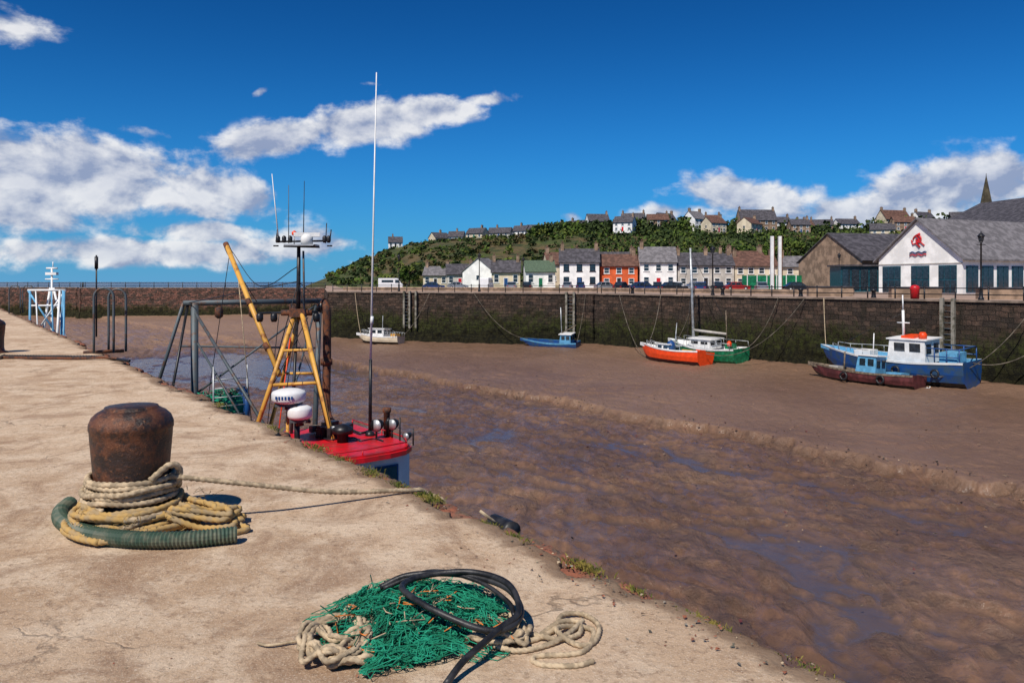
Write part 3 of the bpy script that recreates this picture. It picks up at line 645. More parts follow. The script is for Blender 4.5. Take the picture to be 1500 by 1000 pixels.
b_=B(); b_.T=TR(4.9,95.6,zm,YV,rd(-6)); hull(b_,6.8,2.3,1.0,BLUE,REDH,LBLUE,BLUE); cabin(b_,-1.9,.8,1.5,1.4,1.2,LBLUE,WHITE); b_.cyl((-1.3,0,1.6),(-1.3,0,5.2),.06,ALU); b_.cyl((-1.3,0,2.1),(-3.2,0,3.1),.05,WOOD); b_.cyl((-1.3,0,5.1),(3.2,0,1.3),.015,BLACK,n=4); b_.build('small_blue_boat')
b_=B(); b_.T=TR(15.9,77.4,zm+.05,YW,rd(7)); hull(b_,7.9,3.0,1.5,ORP,REDH,WHITE,WHITE); cabin(b_,1.0,1.2,1.9,1.6,.75,WHITE,WHITE,GLASS,.3)
b_.lathe([(.42,0),(.5,.5),(.32,.95),(.06,1.15)],(.2,.35,1.3),BLUE,10); b_.box((-2.3,0,1.35),(1.3,1.6,.6),YEL); b_.box((-3.3,0,1.3),(.5,.8,.9),ORP); b_.box((-.9,-.5,1.3),(.7,.6,.5),LBLUE)
b_.cyl((0,0,1.3),(0,0,4.2),.04,ALU); rails(b_,7.9,3.0,1.6,1.2,3.6,.45); b_.build('orange_boat')
b_=B(); b_.T=TR(19.5,78.6,zm+.1,YW,rd(-3)); hull(b_,8.6,3.0,1.7,GREENP,GREENP,WHITE,WHITE); cabin(b_,.3,1.6,3.0,1.8,.9,WHITE,WHITE,BLACK,.5)
b_.cyl((1.6,0,1.5),(1.6,0,11.6),.15,ALU,r1=.11); b_.cyl((1.6,0,3.3),(-2.6,0,3.1),.12,GREYR); 
for p in((4.2,0,2.2),(-4.0,0,1.7),(1.4,1.35,1.7),(1.4,-1.35,1.7)): b_.cyl((1.6,0,11.4 if abs(p[1])<.1 else 8.0),p,.026,BLACK,n=4)
b_.cyl((1.6,-.9,8.0),(1.6,.9,8.0),.04,ALU,n=5); rails(b_,8.6,3.0,1.75,-4.0,3.4,.6); b_.lathe([(.2,0),(.25,.3),(.1,.5)],(-3.2,.4,2.0),ORP,8); b_.box((-2.8,-.3,1.9),(.8,.8,.5),GREENP); b_.cyl((-2.6,0,1.8),(-2.6,0,5.4),.05,WOOD); b_.build('sailing_boat')
b_=B(); b_.T=TR(27.9,62.1,zm+.05,YW,rd(4)); hull(b_,8.6,2.6,1.15,REDH,BLACK,WOOD,WOOD); cabin(b_,-.4,.9,1.7,1.5,1.5,LBLUE,WHITE); b_.cyl((-.6,0,2.4),(-.6,0,4.2),.04,WHITE); b_.cyl((1.8,0,1.0),(1.8,0,2.6),.06,WOOD); b_.box((-2.6,0,1.1),(1.2,1.2,.4),LBLUE); b_.box((2.5,0,1.2),(.8,.8,.4),GREYR); tyres(b_,2.6,.7,(-2,1)); b_.build('red_workboat')
b_=B(); b_.T=TR(30.8,62.9,zm+.05,YW,rd(-3)); hull(b_,11.6,3.7,2.2,BLUE,BLACK,WHITE,LBLUE,.3); cabin(b_,-1.4,2.0,3.0,2.3,1.8,WHITE,WHITE); b_.box((-1.4,0,3.97),(1.0,1.6,.2),ORP)
b_.cyl((-.7,0,3.7),(-.7,0,6.0),.10,WHITE); b_.cyl((-.7,0,5.9),(-.7,0,7.2),.05,WHITE); b_.cyl((-1.2,0,5.0),(-.2,0,5.0),.05,WHITE); b_.cyl((-.7,0,5.8),(5.0,0,2.8),.02,BLACK,n=4)
for s_ in(-1,1):
    for xx in(-5.5,-4.6,-3.7): b_.cyl((xx,s_*1.35,2.1),(xx,s_*1.35,3.3),.05,BLUE,n=5)
    for q in(2.7,3.3): b_.cyl((-5.5,s_*1.35,q),(-3.1,s_*1.35,q),.05,BLUE,n=5)
b_.cyl((-5.5,-1.35,3.3),(-5.5,1.35,3.3),.06,BLUE,n=5); b_.box((-4.4,0,2.5),(1.3,1.5,.9),LBLUE); b_.lathe([(.3,0),(.33,.3),(.2,.5)],(-2.5,.6,3.9),ORP,8); rails(b_,11.6,3.7,2.3,1.0,5.2,.55); b_.box((2.5,0,2.4),(1.4,1.2,.5),WHITE); tyres(b_,3.7,1.5,(-4,-1,1.5)); b_.build('blue_fishing_boat')
def line(a,b2,sag,r,mat,name='mooring_rope'):
    a=Vector(a);b2=Vector(b2); q=B(); q.tube([a.lerp(b2,i/14)-Vector((0,0,sag*4*(i/14)*(1-i/14))) for i in range(15)],r,mat,5); return q.build(name)
def wallp(t_,off=.3): return (10+27.5*t_-.81*off,95.6-38.1*t_-.585*off,.1)
DR=M('wet_rope',(.12,.10,.075),.9,var=.4,scale=2)
line(wallp(.66),(27.2,67.6,-4.2),1.8,.045,ROPE1); line(wallp(1.08),(34.0,58.3,-4.4),1.6,.04,DR); line(wallp(1.02),(30.4,59.0,-5.4),1.9,.035,DR)
line(wallp(.24),(13.6,80.4,-4.8),1.4,.04,DR); line(wallp(.34),(17.0,82.0,-4.7),.8,.035,DR); line(wallp(.56),(21.6,75.3,-4.9),1.4,.04,DR); line(wallp(.62),(18.3,74.0,-5.2),1.9,.035,DR)
line(wallp(.10),(14,82,-6.4),1.3,.035,DR)
line((-5,102.2,.1),(1.9,96.9,-5.5),1.3,.035,DR); line((9,95.9,.1),(7.8,94.3,-5.7),.6,.035,DR); line((-22,110,.1),(-20.2,104.8,-5.3),.6,.035,ROPE1); line((-11,105,.1),(-14.4,102.2,-5.6),.8,.035,DR)
for x,y,dx,dy,ya in((-14.6,106.3,.80,-.36,-24),(6.7,96.6,.9,-.40,-24),(33.9,61.9,.5,-.70,-54),(-12.9,105.5,.0,.01,-24)):
    q=B()
    for k in(0,1): q.box((x+dx*k,y+dy*k,-2.2),(.26,.26,5.0),GREYW,rd(ya))
    for zz in range(10): q.cyl((x,y-.02,-.3-zz*.45),(x+dx,y+dy-.02,-.3-zz*.45),.04,STEEL,n=4)
    q.build('timber_fender_ladder')
b_=B(); gx,gy,gz=31.0,58.6,-6.62
b_.tube([(gx-.28,gy,gz+.20),(gx-.12,gy,gz+.22),(gx+.05,gy,gz+.24),(gx+.17,gy,gz+.28)],.03,WHITE,8); b_.lathe([(.02,-.09),(.10,-.04),(.11,.02),(.03,.08)],(gx,gy,gz+.24),WHITE,10); b_.lathe([(.02,-.05),(.055,0),(.02,.05)],(gx+.2,gy,gz+.34),WHITE,8); b_.cyl((gx+.24,gy,gz+.34),(gx+.32,gy,gz+.33),.012,YEL,n=5)
b_.box((gx-.1,gy-.09,gz+.25),(.34,.02,.08),ALU)
for s_ in(-.03,.03): b_.cyl((gx,gy+s_,gz-.05),(gx,gy+s_,gz+.17),.008,YEL,n=4)
b_.build('seagull')
# ------------------------------------------------------------------ trawler alongside the near quay
b_=B()
b_.T=Matrix.Translation(Q(20,3.05,-7.0))@Matrix.Rotation(math.atan2(-.808,.59),4,'Z')
hull(b_,15.5,4.9,3.0,BLUE,BLACK,WHITE,GREYR,.28,1.0,.85)
b_.T=Matrix()
def qbox(s0,s1,t0,t1_,z0,z1,mat,lean=0,inset=0):
    vs=[Q(s0,t0,z0),Q(s0,t1_,z0),Q(s1,t1_,z0),Q(s1,t0,z0),Q(s0+lean,t0+inset,z1),Q(s0+lean,t1_-inset,z1),Q(s1,t1_-inset,z1),Q(s1,t0+inset,z1)]
    b_.add(vs,[(0,3,2,1),(4,5,6,7),(0,1,5,4),(1,2,6,5),(2,3,7,6),(3,0,4,7)],mat)
qbox(14.25,16.7,1.55,3.68,-4.2,-1.40,WHITE,0,.0)
def roofpoly(o,z):
    pts=[(14.1-o,1.75),(14.02-o,2.2),(13.98-o,2.7),(14.02-o,3.2),(14.12-o,3.55),(14.35,3.78+o),(14.8,3.84+o),(16.9+o,3.84+o),(16.9+o,1.3-o),(14.4,1.3-o)]
    return [Q(a,c,z) for a,c in pts]
for z0,z1,o in((-1.38,-1.30,.0),(-1.30,-1.265,-.05)):
    A=roofpoly(o,z0);C=roofpoly(o,z1);n=len(A); b_.add(A+C,[tuple(range(n)),tuple(reversed(range(n,2*n)))]+[(i,(i+1)%n,(i+1)%n+n,i+n) for i in range(n)],RED)
for k in range(3):
    t0=1.70+k*.66; vs=[Q(14.235,t0,-2.05),Q(14.235,t0+.44,-2.05),Q(14.235,t0+.44,-1.54),Q(14.235,t0,-1.54)]; b_.add(vs,[(0,1,2,3)],BLUE)
    t0+=.035; vs=[Q(14.22,t0,-2.02),Q(14.22,t0+.37,-2.02),Q(14.22,t0+.37,-1.57),Q(14.22,t0,-1.57)]; b_.add(vs,[(0,1,2,3)],GLASS)
for k in range(3):
    s0=14.6+k*.7; b_.add([Q(s0,3.69,-2.05),Q(s0+.5,3.69,-2.05),Q(s0+.5,3.69,-1.55),Q(s0,3.69,-1.55)],[(0,1,2,3)],GLASS)
b_.tube([Q(14.15,1.6,-1.18),Q(14.05,2.7,-1.18),Q(14.2,3.6,-1.18),Q(14.6,3.78,-1.18),Q(16.8,3.78,-1.18)],.012,RED,6)
for s,t_ in((14.15,1.6),(14.05,2.7),(14.2,3.6),(15.5,3.78),(16.8,3.78)): b_.cyl(Q(s,t_,-1.3),Q(s,t_,-1.18),.012,RED,n=5)
b_.cyl((-2.64,14.6,-1.3),(-2.63,14.6,.15),.035,BLACK,r1=.028,n=8); b_.cyl((-2.63,14.6,.1),(-2.52,14.6,5.48),.022,WHITE,r1=.010,n=8); b_.lathe([(.09,0),(.09,.06),(.04,.12)],(-2.64,14.6,-1.29),BLACK,10); b_.cyl((-2.61,14.6,.8),(-2.6,14.6,.95),.03,WHITE)
b_.cyl((-4.28,15.5,.98),(-4.98,14.85,-1.6),.045,YEL); b_.cyl((-4.14,15.45,.98),(-3.13,14.1,-1.6),.045,YEL)
b_.cyl((-4.24,15.6,.9),(-5.25,17.0,-1.6),.042,YEL); b_.cyl((-4.18,15.6,.9),(-4.0,17.1,-1.6),.042,YEL)
b_.cyl((-4.59,15.12,-.395),(-3.68,14.95,-.33),.035,YEL); b_.cyl((-4.45,15.3,.25),(-3.9,15.15,.28),.028,YEL); b_.cyl((-4.7,16.2,-.3),(-4.1,16.2,-.3),.03,YEL)
b_.cyl((-6.17,17,2.35),(-4.50,15.2,-.22),.052,YEL,r1=.052,n=12); b_.cyl((-6.22,17.05,2.42),(-6.08,16.92,2.2),.060,RUST,n=10)
b_.cyl((-5.45,16.2,1.22),(-5.38,16.13,1.12),.060,RUST); b_.cyl((-4.9,15.6,.36),(-4.82,15.52,.25),.060,RUST)
b_.cyl((-4.55,15.5,.98),(-3.95,15.5,.98),.06,RUST); b_.box((-4.22,15.5,.98),(.30,.2,.16),RUST)
b_.cyl((-5.0,15.5,.97),(-3.84,15.5,1.0),.024,BLACK); 
for x in(-4.98,-4.7,-3.86): b_.lathe([(.05,0),(.07,.05),(.07,.14),(.03,.18)],(x,15.5,.8),BLACK,8)
b_.cyl((-4.22,15.5,.9),(-4.21,15.5,2.3),.045,BLACK,r1=.035); b_.cyl((-4.10,15.5,1.0),(-4.12,15.5,2.2),.02,STEEL)
b_.cyl((-4.66,15.5,2.38),(-3.6,15.5,2.40),.020,BLACK); b_.cyl((-4.45,15.3,2.28),(-3.85,15.7,2.28),.016,BLACK); b_.cyl((-4.45,15.7,2.30),(-3.85,15.3,2.30),.016,BLACK)
b_.box((-4.15,15.5,2.31),(.6,.4,.03),ALU); b_.box((-4.05,15.5,2.52),(.50,.10,.08),WHITE,rd(12)); b_.lathe([(.12,0),(.12,.14),(.07,.2)],(-4.05,15.5,2.33),WHITE,12)
for x in(-4.62,-4.5,-4.38,-3.7,-3.62): b_.lathe([(.03,0),(.045,.04),(.045,.11),(.02,.14)],(x,15.5,2.36),BLACK,8); 
b_.lathe([(.03,0),(.05,.03),(.05,.07),(.01,.1)],(-4.3,15.5,2.5),ORP,8); b_.cyl((-4.3,15.5,2.3),(-4.3,15.5,2.5),.012,ALU)
for x in(-4.66,-3.6): b_.cyl((x,15.5,2.38),(x+.03,15.5,2.62),.012,BLACK); b_.cyl((x-.05,15.5,2.3),(x+.05,15.5,2.3),.015,BLACK)
b_.cyl((-4.61,15.5,2.42),(-4.74,15.5,3.72),.014,WHITE,r1=.008,n=5); b_.cyl((-4.41,15.5,2.35),(-4.41,15.5,3.5),.010,STEEL,r1=.006,n=5); b_.cyl((-4.12,15.5,2.35),(-4.10,15.5,3.58),.012,BLACK,r1=.006,n=5); b_.cyl((-3.68,15.5,2.35),(-3.66,15.5,2.75),.01,BLACK,n=5)
for x,y,z,r_,h in((-3.98,14,-.56,.30,.24),(-3.77,13.95,-.84,.215,.24)):
    b_.lathe([(r_*.75,0),(r_*.95,.03),(r_,.07),(r_,h*.7),(r_*.93,h*.85),(r_*.6,h),(r_*.1,h*1.05)],(x,y,z),WHITE,28); b_.cyl((x,y,z-.12),(x,y,z),.07,BLACK); b_.box((x,y,z-.03),(r_*1.3,r_*1.3,.04),STEEL)
for k in range(6): b_.box((-4.12+k*.055,13.715-.006*(2.5-abs(k-2.5)),-.44),(.03,.02,.055),BLUE)
b_.cyl((-3.86,14.1,-2),(-3.86,14.1,-.6),.05,BLACK); b_.cyl((-4.05,14.1,-2),(-4.02,14.1,-.6),.03,YEL); b_.cyl((-3.86,14.05,-.9),(-3.6,14.02,-.9),.03,BLACK)
b_.tube(cat([(-3.93,16.1,1.08),(-3.84,16.05,1.17),(-3.78,16,1.05),(-3.77,16,.2),(-3.76,15.9,-.8),(-3.66,15.7,-1.15),(-3.3,15.2,-1.28)],.08),.085,RUST,12); b_.lathe([(.12,0),(.12,.12)],(-3.78,16,-.1),RUST,12)
b_.tube([(-3.95,16.12,1.02),(-3.84,16.05,1.14)],.095,BLACK,10)
gl_=Q(21.2,1.6,1.1); gr_=Q(21.2,4.95,1.1); b_.cyl(gl_,gr_,.062,STEEL,n=12); b_.cyl(Q(21.2,1.85,1.1),Q(21.2,1.85,-4),.085,STEEL,n=12); b_.cyl(Q(21.2,4.9,1.1),Q(21.2,4.7,-4),.065,STEEL)
b_.cyl(Q(21.25,1.62,1.1),Q(22.8,.95,-2.4),.04,STEEL); b_.cyl(Q(21.2,1.7,1.05),Q(20.6,.95,-2.4),.03,BLACK); b_.cyl(Q(21.2,1.85,.9),(-4.9,15.6,-1.3),.035,STEEL); b_.cyl(Q(21.2,1.9,.2),(-5.8,16.8,-1.3),.025,STEEL)
b_.cyl(Q(22.6,1.9,.0),Q(21.2,4.9,-.1),.025,STEEL); b_.cyl(Q(21.2,4.8,1.0),Q(19.0,3.2,-1.5),.025,STEEL); b_.cyl(Q(21.2,1.9,-1.0),Q(21.2,4.8,1.0),.025,STEEL)
for q_ in(2.4,3.2,4.2): b_.lathe([(.03,0),(.1,.05),(.1,.25),(.03,.3)],Q(21.2,q_,.72),RUST,8)
for zz in range(7): b_.cyl(Q(20.2,2.0,-.6-zz*.2),Q(20.2,2.75,-.6-zz*.2),.014,ALU,n=5)
for q_ in(2.0,2.75): b_.cyl(Q(20.2,q_,-2.2),Q(20.2,q_,-.3),.018,ALU,n=6)
b_.tube([Q(20.6,1.3,-1.3),Q(20.6,2.7,-1.3)],.30,NETG,14); b_.cyl(Q(20.6,1.2,-1.3),Q(20.6,1.3,-1.3),.45,BLUE,n=18); b_.cyl(Q(20.6,2.7,-1.3),Q(20.6,2.8,-1.3),.45,BLUE,n=18)
for i in range(130):
    a=R(0,6.28); s0=20.6+.33*math.cos(a); z0=-1.3+.33*math.sin(a); tt=R(1.35,2.6); b_.tube([Q(s0,tt,z0),Q(s0+R(-.1,.1),tt+R(-.15,.2),z0+R(-.02,.14)),Q(s0+R(-.2,.2),tt+R(-.2,.2),z0+R(-.1,.1))],.012,random.choice([NETG,NETG,BLACK]),4)
for q_ in(1.15,2.85): b_.cyl(Q(20.6,q_,-4),Q(20.6,q_,-1.3),.07,STEEL)
b_.lathe([(.10,0),(.10,.16),(.18,.18),(.19,.26),(.10,.32),(.03,.34)],(-3.02,14.0,-1.28),BLACK,18)
b_.lathe([(.06,0),(.06,.4),(.08,.42),(.08,.5)],(-2.36,14.8,-1.28),RUST,12); b_.lathe([(.05,0),(.05,.25),(.07,.27),(.02,.36)],(-2.28,14.5,-1.28),BLACK,12)
for x,y,z,r_ in((-2.47,14.3,-1.02,.12),(-2.2,14.4,-1.02,.11),(-1.88,13.95,-1.15,.07),(-3.25,14.3,-1.1,.08)):
    b_.cyl((x,y,-1.3),(x,y,z),.02,BLACK); b_.tube([(x+.05,y+.16,z),(x+.03,y+.1,z),(x-.0,y-.02,z)],r_*.6,BLACK,14,r_); b_.cyl((x,y-.02,z),(x-.005,y-.03,z),r_*.9,ALU,n=16)
for i in range(14):
    x=R(-3.8,-2.9);y=R(14.3,15.3); b_.box((x,y,-1.18),(R(.06,.22),R(.06,.18),R(.08,.26)),random.choice([BLACK,BLACK,WOOD,STEEL,RUST]),R(0,3))
b_.tube(cat([(-3.6,14.6,-1.22),(-3.3,14.4,-1.1),(-3.1,14.9,-1.2),(-2.8,14.6,-1.22),(-2.6,15.1,-1.2)],.05),.025,BLACK,6)
b_.tube(cat([(-3.4,14.2,-1.24),(-3.2,14.0,-1.22),(-2.9,14.3,-1.24),(-2.7,14.0,-1.24),(-2.5,14.2,-1.24),(-2.3,14.0,-1.24)],.05),.014,BLACK,6)
b_.cyl((-2.02,14.15,-1.3),(-2.02,14.15,-.85),.014,BLACK); b_.cyl((-1.75,13.9,-1.3),(-1.75,13.9,-1.0),.014,BLACK)
b_.tube(cat([(-4.22,15.5,1.9),(-5.2,16.2,1.5),(-6.1,17,2.3)],.2),.010,BLACK,4); b_.cyl((-4.22,15.5,2.2),(-4.9,17.6,-1.5),.009,BLACK,n=4)
for p in((Q(21.2,1.7,1.1)),(-5.3,16.4,-1.4),(-3.2,14.1,-1.3),Q(21.2,4.9,1.1)): b_.cyl((-4.22,15.5,1.6),p,.010,BLACK,n=4)
b_.cyl((-5.8,16.6,1.8),(-5.6,16.9,-1.5),.010,ROPE1,n=4); b_.cyl((-5.9,16.7,1.9),Q(21.2,3.3,1.1),.012,RUST,n=4); b_.cyl((-4.23,15.45,.8),(-4.15,14.7,-1.6),.03,BLACK,n=6); b_.cyl((-4.35,15.4,.5),(-4.5,15,-1.6),.012,ORP,n=5)
for a0,a1 in(((-4.0,15.4,.9),(-4.6,15.1,-.4)),((-4.4,15.4,.9),(-3.7,14.9,-.35)),((-6.1,17,2.3),Q(20.6,2,-1)),((-4.6,15.5,.95),(-5.0,16,-1.5)),((-3.9,15.5,1.0),(-3.5,14.8,-1.3)),((-4.22,15.5,.9),(-4.1,14.2,-.5))): b_.cyl(a0,a1,.008,BLACK,n=4)
b_.build('fishing_trawler')
# ------------------------------------------------------------------ second boat (white lattice mast)
b_=B()
b_.T=Matrix.Translation(Q(42,2.6,-7.0))@Matrix.Rotation(math.atan2(-.808,.59),4,'Z'); hull(b_,11,4.0,2.8,LBLUE,BLACK,WHITE,GREYR); cabin(b_,0,2.5,3,2.2,2,WHITE,WHITE); b_.T=Matrix()
b_.cyl((-21.1,36,-4.2),(-21.1,36,2.2),.07,WHITE,r1=.04); b_.cyl((-21.35,36,2.2),(-20.85,36,2.2),.04,WHITE); b_.cyl((-21.05,36,2.2),(-21.05,36,2.5),.02,WHITE); b_.cyl((-21.4,36,1.7),(-20.8,36,1.7),.03,WHITE); b_.box((-21.1,36,1.95),(.5,.2,.12),WHITE)
for dx in(-.75,.75):
    b_.cyl((-21.1+dx*1.2,36.3,-2.9),(-21.1+dx*.1,36,1.3),.05,WHITE); b_.cyl((-21.1+dx*.9,35.4,-2.9),(-21.1+dx,35.6,1.2),.05,LBLUE)
b_.cyl((-21.95,35.6,1.2),(-20.25,35.6,1.2),.05,WHITE); b_.cyl((-21.8,35.6,.5),(-20.4,35.6,.5),.04,WHITE); b_.cyl((-21.95,35.6,1.2),(-20.6,35.6,-.9),.04,LBLUE); b_.cyl((-20.25,35.6,1.2),(-21.7,35.6,-.9),.04,WHITE); b_.cyl((-20.3,35.6,1.2),(-19.9,34.8,-3),.04,LBLUE); b_.cyl((-20.5,35.6,1.2),(-20.3,34.8,-3),.05,WHITE)
b_.cyl((-21.6,35.6,1.2),(-21.2,35.2,-2),.03,WHITE); b_.cyl((-20.9,35.6,1.2),(-20.5,35.2,-2),.03,LBLUE)
b_.build('moored_fishing_boat')
b_=B(); b_.cyl((-27,51,-2),(-27,51,3.3),.05,BLACK); b_.cyl((-27,51,2.4),(-27,51,3.2),.11,BLACK); b_.build('navigation_post')
# ------------------------------------------------------------------ ladder handrail hoops
def hoop(b_,x,y,w_,h,ang,r=.027):
    ca,sa=math.cos(ang),math.sin(ang); pts=[]
    for a,z in[(-1,0),(-1,.4),(-1,.75),(-1,h/1-w_/2)]+[(-math.cos(k*math.pi/8),h-w_/2+math.sin(k*math.pi/8)*w_/2) for k in range(1,8)]+[(1,h-w_/2),(1,.75),(1,.4),(1,0)]:
        pts.append((x+a*w_/2*ca,y+a*w_/2*sa,z))
    b_.tube(pts,r,STEEL,8)
b_=B(); hoop(b_,-9.10,17.5,.40,1.45,rd(15)); hoop(b_,-9.00,17.9,.36,1.42,rd(15)); b_.cyl((-9.5,17.4,.02),(-8.85,17.9,.02),.04,RUST); b_.build('ladder_handrail')
b_=B(); hoop(b_,-24.7,39,.5,1.4,rd(15)); hoop(b_,-24.4,39.6,.5,1.4,rd(15)); b_.build('ladder_handrail')
# ------------------------------------------------------------------ bollards
m,t,b,tc=newmat('rusted_bollard_iron')
n1=t.noise(tc,7,8,.7); n2=t.noise(tc,45,6,.7); n3=t.noise(tc,2.5,5,.6)
c=t.mix(t.ss(n1,.44,.6),(.030,.020,.017),(.13,.048,.022)); c=t.mix(t.ss(n2,.54,.72),c,(.27,.11,.045)); c=t.mix(t.m('MULTIPLY',t.ss(n3,.48,.6),.6),c,(.045,.028,.023))
t.l.new(c,b.inputs['Base Color']); b.inputs['Metallic'].default_value=.25; t.l.new(t.mr(n1,.3,.7,.30,.6),b.inputs['Roughness'])
t.l.new(t.bump(t.m('ADD',n1,t.m('MULTIPLY',n2,.5)),.8,.018),b.inputs['Normal']); BOL=m
prof=[(.30,0),(.30,.03),(.24,.05),(.225,.12),(.225,.34),(.232,.40),(.240,.50),(.247,.58),(.250,.635),(.255,.645),(.255,.675),(.250,.69),(.238,.72),(.21,.748),(.175,.768),(.165,.771),(.16,.785),(.05,.79),(.03,.79)]
b_=B(); b_.lathe(prof,(-2.49,5.14,0),BOL,56); b_.build('mooring_bollard')
b_=B(); b_.lathe([(r*1.0,z*.95) for r,z in prof],(-11.65,17.6,0),BOL,32); b_.build('mooring_bollard')
b_=B(); C=Vector((-2.49,5.14,0))
def ring(r0,z0,turns,jr,jz,r,mat,ph=0,dr=0,dz=0,off=(0,0)):
    pts=[];n=int(turns*12)
    for i in range(n+1):
        a=ph+2*math.pi*i/12; u=i/n
        pts.append((C.x+off[0]+(r0+dr*u+R(-jr,jr))*math.cos(a),C.y+off[1]+(r0+dr*u+R(-jr,jr))*math.sin(a),max(r,z0+dz*u+R(-jz,jz))))
    b_.rope(pts,r,mat)
ring(.255,.352,1.1,.003,.006,.018,ROPE1,.4,0,-.03); ring(.260,.320,2.3,.006,.010,.018,ROPE1,1,0,-.075); ring(.268,.25,2.3,.012,.014,.018,ROPE1,3,.02,-.06); ring(.285,.275,1.1,.012,.02,.018,ROPE1,2.4)
ring(.295,.19,2.5,.022,.025,.019,ROPE2,2,.03,-.06); ring(.33,.13,3.4,.035,.03,.019,ROPE2,4,.03,-.07); ring(.37,.05,2.6,.04,.025,.019,ROPE2,1,.02,-.02,(.03,-.01)); ring(.30,.07,2,.03,.03,.019,ROPE2,0); ring(.345,.10,1.4,.03,.04,.018,ROPE1,5)
for k in range(8):
    z0=.03+.03*(k%3); pts=[(C.x+.26+R(-.03,.03),C.y-.18+k*.04,.15),(C.x+.40+R(-.03,.03),C.y-.20+k*.03+R(-.04,.04),z0+.06),(C.x+.55+R(-.06,.06),C.y-.17+k*.035+R(-.03,.03),z0+R(0,.04)),(C.x+.70+R(-.06,.07),C.y-.10+k*.02+R(-.05,.05),z0+.02),(C.x+.62+R(-.06,.06),C.y+.02+R(-.08,.08),z0+.03),(C.x+.48+R(-.06,.06),C.y+.0+R(-.06,.06),z0+.05),(C.x+.3,C.y+.08,z0+.08)]
    b_.rope(pts,.018,ROPE2)
b_.rope([(C.x+.66,C.y-.02,.03),(C.x+.80,C.y-.12,.022),(C.x+.75,C.y-.20,.022)],.018,ROPE2)
b_.rope([(C.x+.2,C.y-.17,.34),(C.x+.27,C.y-.06,.41),(C.x+.31,C.y+.0,.38),(C.x+.30,C.y+.02,.28),(C.x+.26,C.y+.1,.24)],.02,ROPE1)
for i in range(90):
    a=R(0,6.28); q=R(.30,.42); p=Vector((C.x+q*math.cos(a)+R(0,.2),C.y+q*math.sin(a),R(.03,.2))); b_.tube([p,p+Vector((R(-.03,.03),R(-.03,.03),R(-.01,.03))),p+Vector((R(-.06,.06),R(-.06,.06),R(-.03,.01)))],.0018,ROPE2,3)
b_.build('coiled_mooring_rope')
b_=B(); b_.rope([(C.x+.26,C.y-.03,.335),(-1.8,5.3,.235),(-1.3,5.6,.10),(-.80,5.92,.025),(-.66,6.02,-.02),(-.5,6.2,-.3),(-1.0,9,-2.2)],.0165,ROPE1); b_.build('mooring_line')
b_=B(); pth=cat([(-3.08,5.47,.055),(-3.02,5.25,.055),(-2.86,5.02,.055),(-2.60,4.82,.055),(-2.28,4.71,.055),(-1.95,4.71,.055),(-1.68,4.80,.055)],.011)
P_=[Vector(p) for p in pth]; vs=[];n=14
for i,p in enumerate(P_):
    tg=(P_[min(i+1,len(P_)-1)]-P_[max(i-1,0)]).normalized(); u=tg.cross(Vector((0,0,1))).normalized(); w_=u.cross(tg); rr=.052 if i%2 else .044
    vs+=[p+(u*math.cos(2*math.pi*k/n)+w_*math.sin(2*math.pi*k/n))*rr for k in range(n)]
N=len(P_); b_.add(vs,[(i*n+k,i*n+(k+1)%n,(i+1)*n+(k+1)%n,(i+1)*n+k) for i in range(N-1) for k in range(n)],HOSE)
b_.add(vs[-n:],[tuple(range(n))],BLACK); b_.add(vs[:n],[tuple(range(n))],BLACK); b_.build('corrugated_hose')
b_=B(); b_.rope([(-11.4,17.3,.12),(-10.9,16.7,.03),(-10.2,16.5,.03),(-9.3,16.4,.03),(-8.6,16.3,.03),(-7.6,15.6,.02)],.028,BLACK); b_.rope([(-11.3,17.0,.2),(-10.8,16.4,.04),(-10.3,16.2,.03),(-9.0,16.0,.03),(-8.0,15.9,.03),(-7.9,16.1,-.3)],.025,RUST)
b_.rope([(-11.2,16.6,.04),(-10.9,16.2,.05),(-10.7,16.5,.05),(-10.5,16.0,.04)],.035,ROPE1); b_.build('mooring_chain')
# ------------------------------------------------------------------ net pile
b_=B(); cx,cy=-.43,3.64
def netsheet(x0,y0,w_,h_,nu,nv,zt,seed,ang,mat,tr=.0019):
    U,V=np.meshgrid(np.linspace(-1,1,nu),np.linspace(-1,1,nv),indexing='ij')
    a=(fbm(U*2.2+seed,V*2.2+seed*2,4)-.5); c_=(fbm(U*2.2+seed+31,V*2.2+seed,4)-.5); f=(fbm(U*4+seed,V*4+seed+7,4)-.5); g1=(fbm(U*9+seed,V*9+seed+7,2)-.5)
    X=U*w_*.62+a*w_*1.5+g1*.08; Y=V*h_*.62+c_*h_*1.5+g1*.06
    rr=np.clip(1-(X/(w_*1.05))**2-(Y/(h_*1.05))**2,0,1)
    Z=.006+zt*rr**.6*(.75+1.2*f)+.05*np.abs(f)+.035*np.abs(g1)
    ca,sa=math.cos(ang),math.sin(ang); Xr=x0+X*ca-Y*sa; Yr=y0+X*sa+Y*ca; Z=np.maximum(Z,.005)
    G=np.stack([Xr,Yr,Z],-1)
    vs=[];fs=[]
    def seg(p,q):
        d=q-p; L=np.linalg.norm(d)
        if L<1e-5 or L>.09: return
        d=d/L; u=np.cross(d,[0.1,.2,1]); u/=np.linalg.norm(u)+1e-9; v_=np.cross(d,u); o=len(vs)
        for e in(p,q):
            for k in range(3):
                an=k*2.0944; vs.append(tuple(e+(u*math.cos(an)+v_*math.sin(an))*tr))
        for k in range(3): fs.append((o+k,o+(k+1)%3,o+3+(k+1)%3,o+3+k))
    for i in range(nu-1):
        for j in range(nv-1):
            if (i+j)&1: seg(G[i,j],G[i+1,j+1])
            else: seg(G[i+1,j],G[i,j+1])
    b_.add(vs,fs,mat)
NETD=M('dark_green_twine',(.003,.09,.05),.85,var=.4,scale=12)
